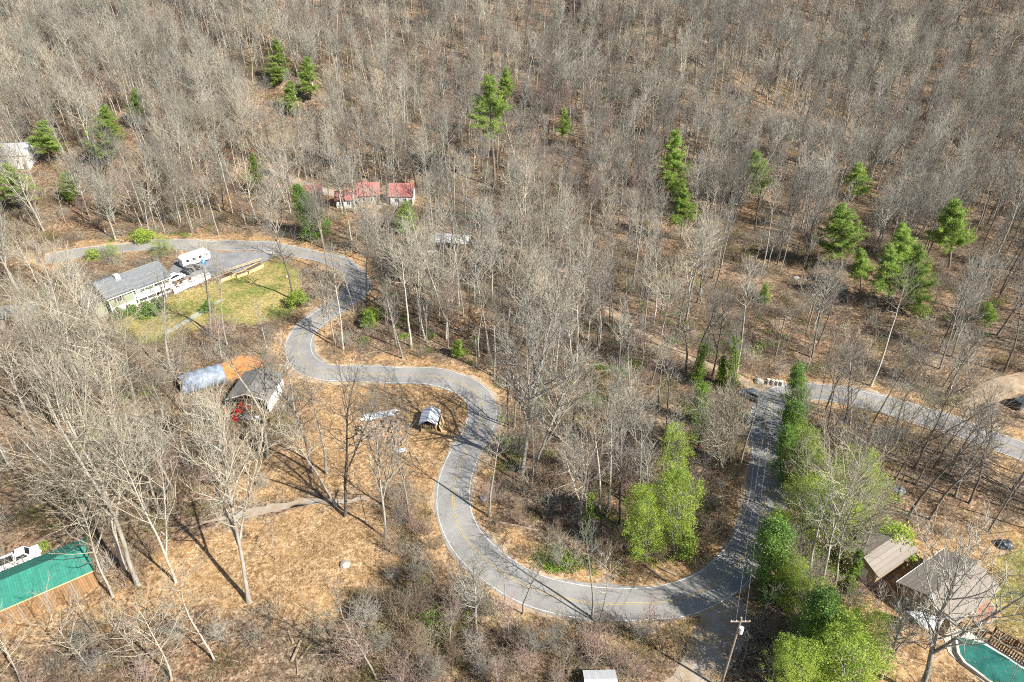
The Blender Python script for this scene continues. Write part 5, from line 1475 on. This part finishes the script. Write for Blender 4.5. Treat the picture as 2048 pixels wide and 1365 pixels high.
wire((b1.x - .5, b1.y, b1.z + h1 - .45), (b2.x - .5, b2.y, b2.z + h2 - .45), 2.2, 'overhead wire along the straight road, left one of the pair')
wire((b1.x + .5, b1.y, b1.z + h1 - .45), (b2.x + .5, b2.y, b2.z + h2 - .45), 2.6, 'overhead wire along the straight road, right one of the pair')
wire((b2.x + .5, b2.y, b2.z + h2 - .45), (b3.x - .5, b3.y, b3.z + h3 - .45), .5, 'short overhead wire between the two corridor poles')
# ------------------------------------------------------------------ the wood: scatter, the nearest as single trees, the rest as one mass
HOUSE_R = poly([(1745,1200),(1760,1110),(1830,1065),(1960,1080),(2070,1090),(2085,1250),(2070,1420),(1740,1420)])
def blocked(x, y, road_m, soft_areas=True):
    b = dist_line(x, y, ROAD) < 3.0 + road_m
    b |= dist_line(x, y, TRACK) < 2.0
    b |= dist_line(x, y, FARDRIVE) < 2.2
    b |= dist_line(x, y, YARDTRACK) < 2.4
    b |= dist_line(x, y, BOTTOMDRIVE) < 3.2
    b |= dist_line(x, y, DIRTDRIVE) < 3.2
    b |= inside(x, y, DRIVE_POLY)
    for P, m in EXTRA_BLOCK:
        b |= dist_poly(x, y, P) > -m
    if soft_areas:
        for P in (LAWN, STRAW, STRAW2, LAWN_R, HOUSE_R, DIRT_R, ORANGE):
            b |= inside(x, y, P)
    return b

def jitter_grid(s, x0, x1, y0, y1, r):
    X, Y = np.meshgrid(np.arange(x0, x1, s), np.arange(y0, y1, s))
    X = X.ravel() + r.uniform(-.48, .48, X.size) * s; Y = Y.ravel() + r.uniform(-.48, .48, Y.size) * s
    return X, Y

def in_view(x, y, z, m=60):
    px, py = proj(x, y, z)
    return (px > -m) & (px < 2048 + m) & (py > -m) & (py < 1365 + m)

r = np.random.default_rng(11)
X, Y = jitter_grid(3.95, -330, 330, 24, 440, r)
Z = T(X, Y)
pxb, pyb = proj(X, Y, Z)
pxt, pyt = proj(X, Y, Z + 20)
vis = (np.maximum(pxb, pxt) > -120) & (np.minimum(pxb, pxt) < 2300) & (np.minimum(pyb, pyt) < 1500) & (np.maximum(pyb, pyt) > -60)
X, Y, Z = X[vis], Y[vis], Z[vis]
ok = ~blocked(X, Y, 1.6)
X, Y, Z = X[ok], Y[ok], Z[ok]
pxb, pyb = proj(X, Y, Z)
# how dense the wood stands, by place
dens = np.full(len(X), 0.72)
hillside = pyb < 470
dens[hillside] = 0.92
dens[(pxb < 430) & (pyb > 640) & (pyb < 1080)] = 0.42       # left wood
dens[(pxb > 1000) & (pxb < 1500) & (pyb > 780) & (pyb < 1180)] = 0.60   # inside the bend
dens[(pxb > 780) & (pxb < 1480) & (pyb > 1180)] = 0.30      # brush below the road
dens[(pxb < 860) & (pyb > 1060)] = 0.10
dens[(pxb > 1560) & (pyb > 880)] = 0.80
dens[(pxb > 1350) & (pyb > 560) & (pyb <= 880)] = 0.66
dens[(pxb > 760) & (pxb < 1350) & (pyb > 480) & (pyb <= 780)] = 0.85
dens[(pxb > 40) & (pxb < 420) & (pyb > 490) & (pyb < 680)] = 0.24       # round the green sided house
dens[(pxb > 600) & (pxb < 860) & (pyb > 385) & (pyb < 470)] = 0.45      # below the red roofs
dens[(pxb > 1430) & (pxb < 1640) & (pyb > 560) & (pyb < 790)] = 0.26    # wire corridor
dens[(pxb > 640) & (pxb < 760) & (pyb > 480) & (pyb < 800)] = 0.62
clump = np.clip(.95 + .42 * np.sin(X / 8.3 + 2.1 * np.sin(Y / 12.7)) * np.sin(Y / 9.1 + 1.7 * np.sin(X / 15.0)), .35, 1.15)
keep = r.uniform(size=len(X)) < dens * clump
X, Y, Z, pxb, pyb = X[keep], Y[keep], Z[keep], pxb[keep], pyb[keep]
pl = np.array([(p[0], p[1]) for p in PLACED])
dmin = np.array([np.hypot(pl[:, 0] - a, pl[:, 1] - b).min() for a, b in zip(X, Y)])
keep = dmin > 2.2
X, Y, Z, pxb, pyb = X[keep], Y[keep], Z[keep], pxb[keep], pyb[keep]

# keep the view open where the photograph shows a thing through the wood
CLEAR = [(190,540,345,640,.5), (345,505,560,570,.65), (362,735,475,800,.6), (450,740,565,830,.65), (715,800,890,880,.85), (850,462,940,505,.25), (1380,655,1490,850,.9), (1160,890,1200,1085,.8),
         (1480,560,1620,790,.55), (530,335,600,360,.4)]
for p_ in PLACED:
    if p_[4] == 'pine tree' or (p_[4] == 'evergreen tree' and p_[2] < 1500):
        o_ = p_[5]; H_ = o_.scale.z * 18
        tx_, ty_ = proj(p_[0], p_[1], o_.location.z + H_ * (1 if p_[4] == 'pine tree' else .6))
        w_ = 36 if p_[4] == 'pine tree' else 45
        CLEAR.append((tx_ - w_, ty_, tx_ + w_, p_[3] - (p_[3] - ty_) * .15, .92 if p_[4] == 'pine tree' else .7))
drop = np.zeros(len(X), bool)
u_ = np.linspace(.0, 1.0, 9)
for x0_, y0_, x1_, y1_, pr_ in CLEAR:
    hit = np.zeros(len(X), bool)
    for u in u_:
        qx, qy = proj(X, Y, Z + 17 * u); hit |= (qx > x0_) & (qx < x1_) & (qy > y0_) & (qy < y1_)
    hit &= pyb > y1_ - 5
    drop |= hit & (r.uniform(size=len(X)) < pr_)
X, Y, Z, pxb, pyb = X[~drop], Y[~drop], Z[~drop], pxb[~drop], pyb[~drop]

KINDS_ALL = ['tall', 'broad', 'slender', 'pale', 'red', 'dark', 'dusky', 'paleslim', 'bush']
kind = np.empty(len(X), object); hgt = np.zeros(len(X))
big = 0.5 + 0.5 * np.sin(X / 31 + 1.7 * np.sin(Y / 47)) * np.cos(Y / 38 + X / 90)     # patches of one kind
for i in range(len(X)):
    left = pxb[i] < 620
    if pyb[i] < 500:
        w = dict(tall=.40, broad=.13 + .22 * (big[i] > .62), slender=.20, pale=.20 if left else .05, red=.08 + .22 * (big[i] < .25), dark=.04 if left else .10, dusky=.04 if left else (.42 if pxb[i] > 1250 else .22))
    elif left:
        w = dict(tall=.22, broad=.05, slender=.28, pale=.16, red=.14, paleslim=.15)
    elif pyb[i] > 1100:
        w = dict(slender=.5, red=.3, paleslim=.2)
    elif pxb[i] > 1350:
        w = dict(tall=.20, dusky=.22, dark=.22, slender=.22, broad=.10, red=.10, pale=.04)
    else:
        w = dict(tall=.38, broad=.10 + .22 * (big[i] > .6), slender=.28, red=.08, dark=.08, pale=.08, dusky=.12)
    ks = list(w); p = np.array([w[k] for k in ks]); kind[i] = r.choice(ks, p=p / p.sum())
    base = dict(tall=20, broad=17, slender=12.5, pale=20, red=13.5, dark=18.5, dusky=19, paleslim=10.5)[kind[i]]
    if pyb[i] > 1100: base *= .62
    hgt[i] = base * r.uniform(.62, 1.18)
dcam = np.sqrt(X**2 + Y**2 + (CAM_H - Z)**2)
show = hgt / dcam * np.where(in_view(X, Y, Z + hgt * .4, -4), 1, 0)
order = np.argsort(-show)
N_SINGLE = 245
single = order[:N_SINGLE]
mask = np.ones(len(X), bool); mask[single] = False

# landmarks that single a tree out in words
LM = [((880,845), 'the small woodshed'), ((500,795), 'the barn with the tractor'), ((420,770), 'the grey tarp shelter'), ((270,590), 'the green sided house'),
      ((100,1180), 'the green roofed building'), ((1880,1160), 'the brown roofed house'), ((1960,1300), 'the covered pool'), ((1320,1030), 'the bright evergreen pair'),
      ((1592,850), 'the dark hedge head'), ((1650,1030), 'the roadside evergreen clump'), ((1500,772), 'the gravel track mouth'), ((895,485), 'the white roofed carport'),
      ((800,392), 'the red roofed house'), ((692,405), 'the small red roofed cottage'), ((588,600), 'the lone lawn tree'), ((1346,390), 'the large middle pine'), ((1362,480), 'the lower middle pine'),
      ((1682,540), 'the broad right pine'), ((1805,618), 'the twin light pines'), ((1898,535), 'the rightmost pine'), ((990,375), 'the bare trunked pine'), ((1520,415), 'the halfway pine'),
      ((215,335), 'the full left pine'), ((30,300), 'the white house'), ((498,1205), 'the white maple'), ((965,820), 'the middle road bend'), ((720,560), 'the upper road bend'),
      ((590,690), 'the S bend of the road'), ((1173,1080), 'the lone ivy trunk'), ((1043,948), 'the great spreading tree'), ((1440,1280), 'the utility pole'), ((1180,600), 'the gravel track bend'),
      ((1330,690), 'the mid gravel track'), ((1800,820), 'the right hand road'), ((2010,800), 'the dirt driveway'), ((690,1033), 'the double stemmed tree'), ((760,850), 'the wood piles'),
      ((478,530), 'the garden beds'), ((395,525), 'the white trailer'), ((690,1132), 'the grey boulder'), ((595,1300), 'the fallen logs'), ((1205,1350), 'the white shed roof'), ((632,440), 'the leaning evergreen'),
      ((205,813), 'the white forked tree'), ((1855,620), 'the twin pine foot'), ((556,350), 'the far parked car')]
LM = LM[:-2] + LM[-1:]
ORD = ['nearest', 'second nearest', 'third nearest', 'fourth nearest', 'fifth nearest', 'sixth nearest', 'seventh nearest', 'eighth nearest', 'ninth nearest', 'tenth nearest', 'eleventh nearest', 'twelfth nearest',
       'thirteenth nearest', 'fourteenth nearest', 'fifteenth nearest', 'sixteenth nearest', 'seventeenth nearest', 'eighteenth nearest']
LOOK = dict(tall='tall narrow grey', broad='fan crowned grey', slender='thin grey pole', pale='pale barked', red='red twigged', dark='dark barked', dusky='dusky narrow', paleslim='slim pale')
bucket = {}
for i in range(len(X)):
    best = min(range(len(LM)), key=lambda k: math.hypot((LM[k][0][0] - pxb[i]), (LM[k][0][1] - pyb[i]) * 1.3))
    dx = pxb[i] - LM[best][0][0]; dy = pyb[i] - LM[best][0][1]
    side = ('right of' if dx > 0 else 'left of') if abs(dx) > abs(dy) * 1.1 else ('below' if dy > 0 else 'above')
    bucket.setdefault((best, side, kind[i]), []).append((math.hypot(dx, dy), i))
phrase = {}
for (k, side, kd), lst in bucket.items():
    lst.sort()
    for n, (_, i) in enumerate(lst):
        phrase[i] = (f'{LOOK[kd]} bare tree {side} {LM[k][1]}' if len(lst) == 1 else
                     f'{ORD[n]} {LOOK[kd]} bare tree {side} {LM[k][1]}' if n < len(ORD) else None)
for i in single:
    lab = phrase[i] or f'{LOOK[kind[i]]} bare tree far {"left" if pxb[i] < 1024 else "right"} on the wooded slope among many like it'
    plant(kind[i], 'bare_tree', (X[i], Y[i], Z[i]), hgt[i], r.uniform(0, 6.283), lab, 'tree', 'bare trees', (r.normal() * .045, r.normal() * .045), int(r.integers(0, 9)), sxy=r.uniform(.85, 1.2))

# bare many-stemmed bushes, the brush below and inside the bottom bend
Xb, Yb = jitter_grid(2.9, -75, 75, 26, 120, r)
Zb = T(Xb, Yb); qx, qy = proj(Xb, Yb, Zb)
kb = (((qx > 800) & (qx < 1330) & (qy > 1120)) | ((qx > 700) & (qx < 960) & (qy > 1040)) | ((qx > 940) & (qx < 1500) & (qy > 900) & (qy < 1100) & (r.uniform(size=len(qx)) < .35)) | ((qx < 480) & (qy > 1240) & (r.uniform(size=len(qx)) < .3)) | ((qx > 1540) & (qx < 1760) & (qy > 930) & (r.uniform(size=len(qx)) < .4)) | ((qx > 280) & (qx < 560) & (qy > 830) & (qy < 980) & (r.uniform(size=len(qx)) < .4)))
kb &= ~blocked(Xb, Yb, 1.4, False) & (~inside(Xb, Yb, STRAW)) & (qy < 1400) & (qx > -20) & (qx < 2060)
kb &= r.uniform(size=len(qx)) < .8
Xb, Yb, Zb, qx, qy = Xb[kb], Yb[kb], Zb[kb], qx[kb], qy[kb]
bl = [((900,1200), 'below the road where the bottom bend begins'), ((1100,1290), 'on the brushy bank below the bottom bend'), ((1230,1300), 'near the white shed roof'), ((840,1110), 'in the dark brush left of the road'), ((800,1290), 'in the brush at the bottom edge'), ((1120,1000), 'inside the bend left of the bright evergreens'),
      ((1440,1030), 'inside the bend right of the bright evergreens'), ((150,1320), 'at the bottom left edge'), ((400,1300), 'below the white maple'), ((1650,1030), 'among the roadside evergreens'), ((430,900), 'in the brown brush above the yard track'), ((1000,940), 'along the inside verge of the road bend')]
bk = {}
for i in range(len(Xb)):
    k = min(range(len(bl)), key=lambda q: math.hypot(bl[q][0][0] - qx[i], bl[q][0][1] - qy[i])); bk.setdefault(k, []).append((round(float(qx[i])), i))
for k, lst in bk.items():
    lst.sort()
    words = ['first', 'second', 'third', 'fourth', 'fifth', 'sixth', 'seventh', 'eighth', 'ninth', 'tenth', 'eleventh', 'twelfth', 'thirteenth', 'fourteenth', 'fifteenth', 'sixteenth', 'seventeenth', 'eighteenth', 'nineteenth', 'twentieth']
    for n, (_, i) in enumerate(lst):
        v = int(r.integers(0, 3)); look = ('brown', 'reddish', 'grey')[v]
        lab = f'{look} bare bush {bl[k][1]}, {words[n]} from the left' if n < 20 else f'bare bush {bl[k][1]}, towards the right of many'
        plant('bush', 'bare_bush', (Xb[i], Yb[i], Zb[i]), r.uniform(2.4, 5.6), r.uniform(0, 6.28), lab, 'bush', 'bare bushes', (0, 0), v, 'branches', r.uniform(.9, 1.4))
print('BUSH', len(Xb))

# --- instanced masses
def proto_collection(name, meshes):
    c = bpy.data.collections.new(name)                  # not linked to the scene: only a source for the instances
    for i, me in enumerate(meshes):
        o = bpy.data.objects.new('%s_%02d' % (name, i), me); c.objects.link(o)
    return c

def scatter(name, P, rot, scl, idx, coll, label, cat):
    me = bpy.data.meshes.new(name)
    n = len(P)
    me.vertices.add(n); me.vertices.foreach_set('co', np.asarray(P, np.float32).ravel())
    a = me.attributes.new('rot', 'FLOAT_VECTOR', 'POINT'); a.data.foreach_set('vector', np.asarray(rot, np.float32).ravel())
    a = me.attributes.new('scl', 'FLOAT_VECTOR', 'POINT'); a.data.foreach_set('vector', np.asarray(scl, np.float32).ravel())
    a = me.attributes.new('pick', 'INT', 'POINT'); a.data.foreach_set('value', np.asarray(idx, np.int32))
    o = link(name, me); tag(o, label, cat, None, 'stuff')
    ng = bpy.data.node_groups.new(name, 'GeometryNodeTree')
    ng.interface.new_socket('Geometry', in_out='INPUT', socket_type='NodeSocketGeometry')
    ng.interface.new_socket('Geometry', in_out='OUTPUT', socket_type='NodeSocketGeometry')
    gi = ng.nodes.new('NodeGroupInput'); go = ng.nodes.new('NodeGroupOutput')
    ip = ng.nodes.new('GeometryNodeInstanceOnPoints'); ci = ng.nodes.new('GeometryNodeCollectionInfo')
    ci.inputs['Collection'].default_value = coll; ci.inputs['Separate Children'].default_value = True; ci.inputs['Reset Children'].default_value = True
    ip.inputs['Pick Instance'].default_value = True
    def attr(nm, ty):
        q = ng.nodes.new('GeometryNodeInputNamedAttribute'); q.data_type = ty; q.inputs['Name'].default_value = nm; return q.outputs['Attribute']
    ng.links.new(gi.outputs[0], ip.inputs['Points']); ng.links.new(ci.outputs[0], ip.inputs['Instance'])
    ng.links.new(attr('pick', 'INT'), ip.inputs['Instance Index'])
    e2r = ng.nodes.new('FunctionNodeEulerToRotation'); ng.links.new(attr('rot', 'FLOAT_VECTOR'), e2r.inputs[0]); ng.links.new(e2r.outputs[0], ip.inputs['Rotation'])
    ng.links.new(attr('scl', 'FLOAT_VECTOR'), ip.inputs['Scale'])
    ng.links.new(ip.outputs[0], go.inputs[0])
    md = o.modifiers.new('scatter', 'NODES'); md.node_group = ng
    return o

offs, meshes = {}, []
for k in KINDS_ALL:
    offs[k] = len(meshes); meshes += [p[2] for p in PROTO[k]]
cw = proto_collection('wood_source', meshes)
rest = np.where(mask)[0]
idx, scl = [], []
for i in rest:
    v = int(r.integers(0, len(PROTO[kind[i]]))); idx.append(offs[kind[i]] + v)
    s = hgt[i] / PROTO[kind[i]][v][3]; w = s * r.uniform(.85, 1.2); scl.append((w, w, s))
rot = np.stack([r.normal(size=len(rest)) * .04, r.normal(size=len(rest)) * .04, r.uniform(0, 6.283, len(rest))], 1)
scatter('forest', np.stack([X[rest], Y[rest], Z[rest]], 1), rot, scl, idx, cw, 'bare grey winter wood covering the far hillside', 'wood')
print('TREES', len(X), 'single', len(single))

# undergrowth
bm_ = [mesh_np('brush_source', *brush(50 + i, 1.5, h, n, 3, sp, ly), M[m]) for i, (h, n, sp, ly, m) in enumerate(
      [(1.5, 55, .5, .2, 'brush'), (2.3, 60, .4, .1, 'brush'), (1.0, 60, .7, .4, 'brush'), (3.0, 46, .3, .05, 'twig_grey'), (1.9, 60, .5, .1, 'brush_olive'), (2.6, 55, .45, .05, 'twig_pale')])]
cb = proto_collection('brush_source', bm_)
X2, Y2 = jitter_grid(2.6, -230, 230, 26, 330, r)
Z2 = T(X2, Y2); v2 = in_view(X2, Y2, Z2, 120); X2, Y2, Z2 = X2[v2], Y2[v2], Z2[v2]
k2 = ~blocked(X2, Y2, 1.3, True); X2, Y2, Z2 = X2[k2], Y2[k2], Z2[k2]
px2, py2 = proj(X2, Y2, Z2)
patch = 0.5 + 0.5 * np.sin(X2 / 9.5 + 1.9 * np.sin(Y2 / 13)) * np.cos(Y2 / 11 - X2 / 23)
d2 = 0.34 + 0.55 * patch
d2[py2 < 480] = (0.25 + 0.4 * patch)[py2 < 480]
thick = (px2 > 760) & (px2 < 1420) & (py2 > 1060) & (dist_line(X2, Y2, ROAD) > 5)
d2[thick] = .95
bend = (px2 > 940) & (px2 < 1500) & (py2 > 640) & (py2 < 1170)
d2[bend] = (.55 + .45 * patch)[bend]
lw = (px2 < 480) & (py2 > 690) & (py2 < 1060); d2[lw] = (.35 + .5 * patch)[lw]
d2[(px2 < 740) & (py2 > 1240)] = .4
d2[(px2 > 640) & (px2 < 960) & (py2 > 1150)] = .95
d2[(px2 > 1560) & (py2 > 900)] = (.15 + .4 * patch)[(px2 > 1560) & (py2 > 900)]
k2 = r.uniform(size=len(X2)) < d2
X2, Y2, Z2, px2, py2 = X2[k2], Y2[k2], Z2[k2], px2[k2], py2[k2]
n2 = len(X2)
idx2 = r.choice(6, n2, p=[.26, .2, .24, .1, .12, .08])
low = (px2 > 740) & (py2 > 1060); idx2[low] = r.choice(6, low.sum(), p=[.2, .25, .08, .12, .25, .10])
s2 = r.uniform(.6, 1.25, n2)
scatter('undergrowth', np.stack([X2, Y2, Z2], 1), np.stack([r.normal(size=n2) * .05, r.normal(size=n2) * .05, r.uniform(0, 6.28, n2)], 1), np.stack([s2 * 1.15, s2 * 1.15, s2], 1), idx2, cb,
        'brown leafless brush and brambles under the trees', 'undergrowth')
print('BRUSH', n2)

# dry grass on the open slopes
gm = [mesh_np('grass_source', *grass_tuft(80 + i, .8, .28, 90), M['dry_grass']) for i in range(3)]
cg = proto_collection('grass_source', gm)
X3, Y3 = jitter_grid(1.15, -90, 100, 26, 190, r)
Z3 = T(X3, Y3); v3 = in_view(X3, Y3, Z3, 30); X3, Y3, Z3 = X3[v3], Y3[v3], Z3[v3]
ins = np.zeros(len(X3), bool)
for P in (STRAW, STRAW2, YARD_R): ins |= dist_poly(X3, Y3, P) > -3
ins &= ~blocked(X3, Y3, .8, False)
pt = 0.5 + 0.5 * np.sin(X3 / 3.1 + 1.3 * np.sin(Y3 / 5)) * np.cos(Y3 / 4.3)
ins &= r.uniform(size=len(X3)) < .15 + .6 * pt
X3, Y3, Z3 = X3[ins], Y3[ins], Z3[ins]; n3 = len(X3)
s3 = r.uniform(.6, 1.3, n3)
scatter('dry_grass', np.stack([X3, Y3, Z3], 1), np.stack([np.zeros(n3), np.zeros(n3), r.uniform(0, 6.28, n3)], 1), np.stack([s3, s3, s3], 1), r.integers(0, 3, n3), cg,
        'straw coloured dry grass on the open slopes', 'grass')
print('GRASS', n3)

# low ivy and greenbrier creeping under the trees
iv = []
for q in range(3):
    rr_ = np.random.default_rng(300 + q); n_ = 260
    az = rr_.uniform(0, 6.283, n_); rd = 1.3 * np.sqrt(rr_.uniform(0, 1, n_))
    C_ = np.stack([rd * np.cos(az), rd * np.sin(az), np.abs(rr_.normal(size=n_)) * .22 + .05], 1)
    Q_ = rand_quads(rr_, C_, .11, .6, .4)
    iv.append(mesh_np('ivy_source', Q_.reshape(-1, 3), np.arange(n_ * 4).reshape(-1, 4), M['leaf_ivy']))
ci_ = proto_collection('ivy_source', iv)
pts = []
for cx_, cy_, sx_, sy_, n_ in [(1130,1125,55,18,26), (1020,880,60,60,16), (1400,850,50,40,20), (1190,790,70,40,16), (1250,740,60,30,12), (1650,1150,60,60,26), (1420,700,40,25,12), (770,640,40,30,10), (1230,1010,40,60,10), (860,1230,70,60,16), (1330,640,80,50,14), (200,880,120,90,16), (880,700,70,30,10), (1560,690,60,40,8), (1900,640,90,40,12), (300,470,120,25,14)]:
    for _ in range(n_):
        p_ = at(cx_ + r.normal() * sx_ * .6, cy_ + r.normal() * sy_ * .6)
        pts.append(tuple(p_))
pts = np.array(pts)
pts = pts[~blocked(pts[:, 0], pts[:, 1], .9, False)]
n4 = len(pts); s4 = r.uniform(.5, 1.3, n4)
scatter('ground_ivy', pts, np.stack([np.zeros(n4), np.zeros(n4), r.uniform(0, 6.28, n4)], 1), np.stack([s4, s4, s4], 1), r.integers(0, 3, n4), ci_, 'low green ivy and briar patches creeping over the leaf litter', 'ground cover')
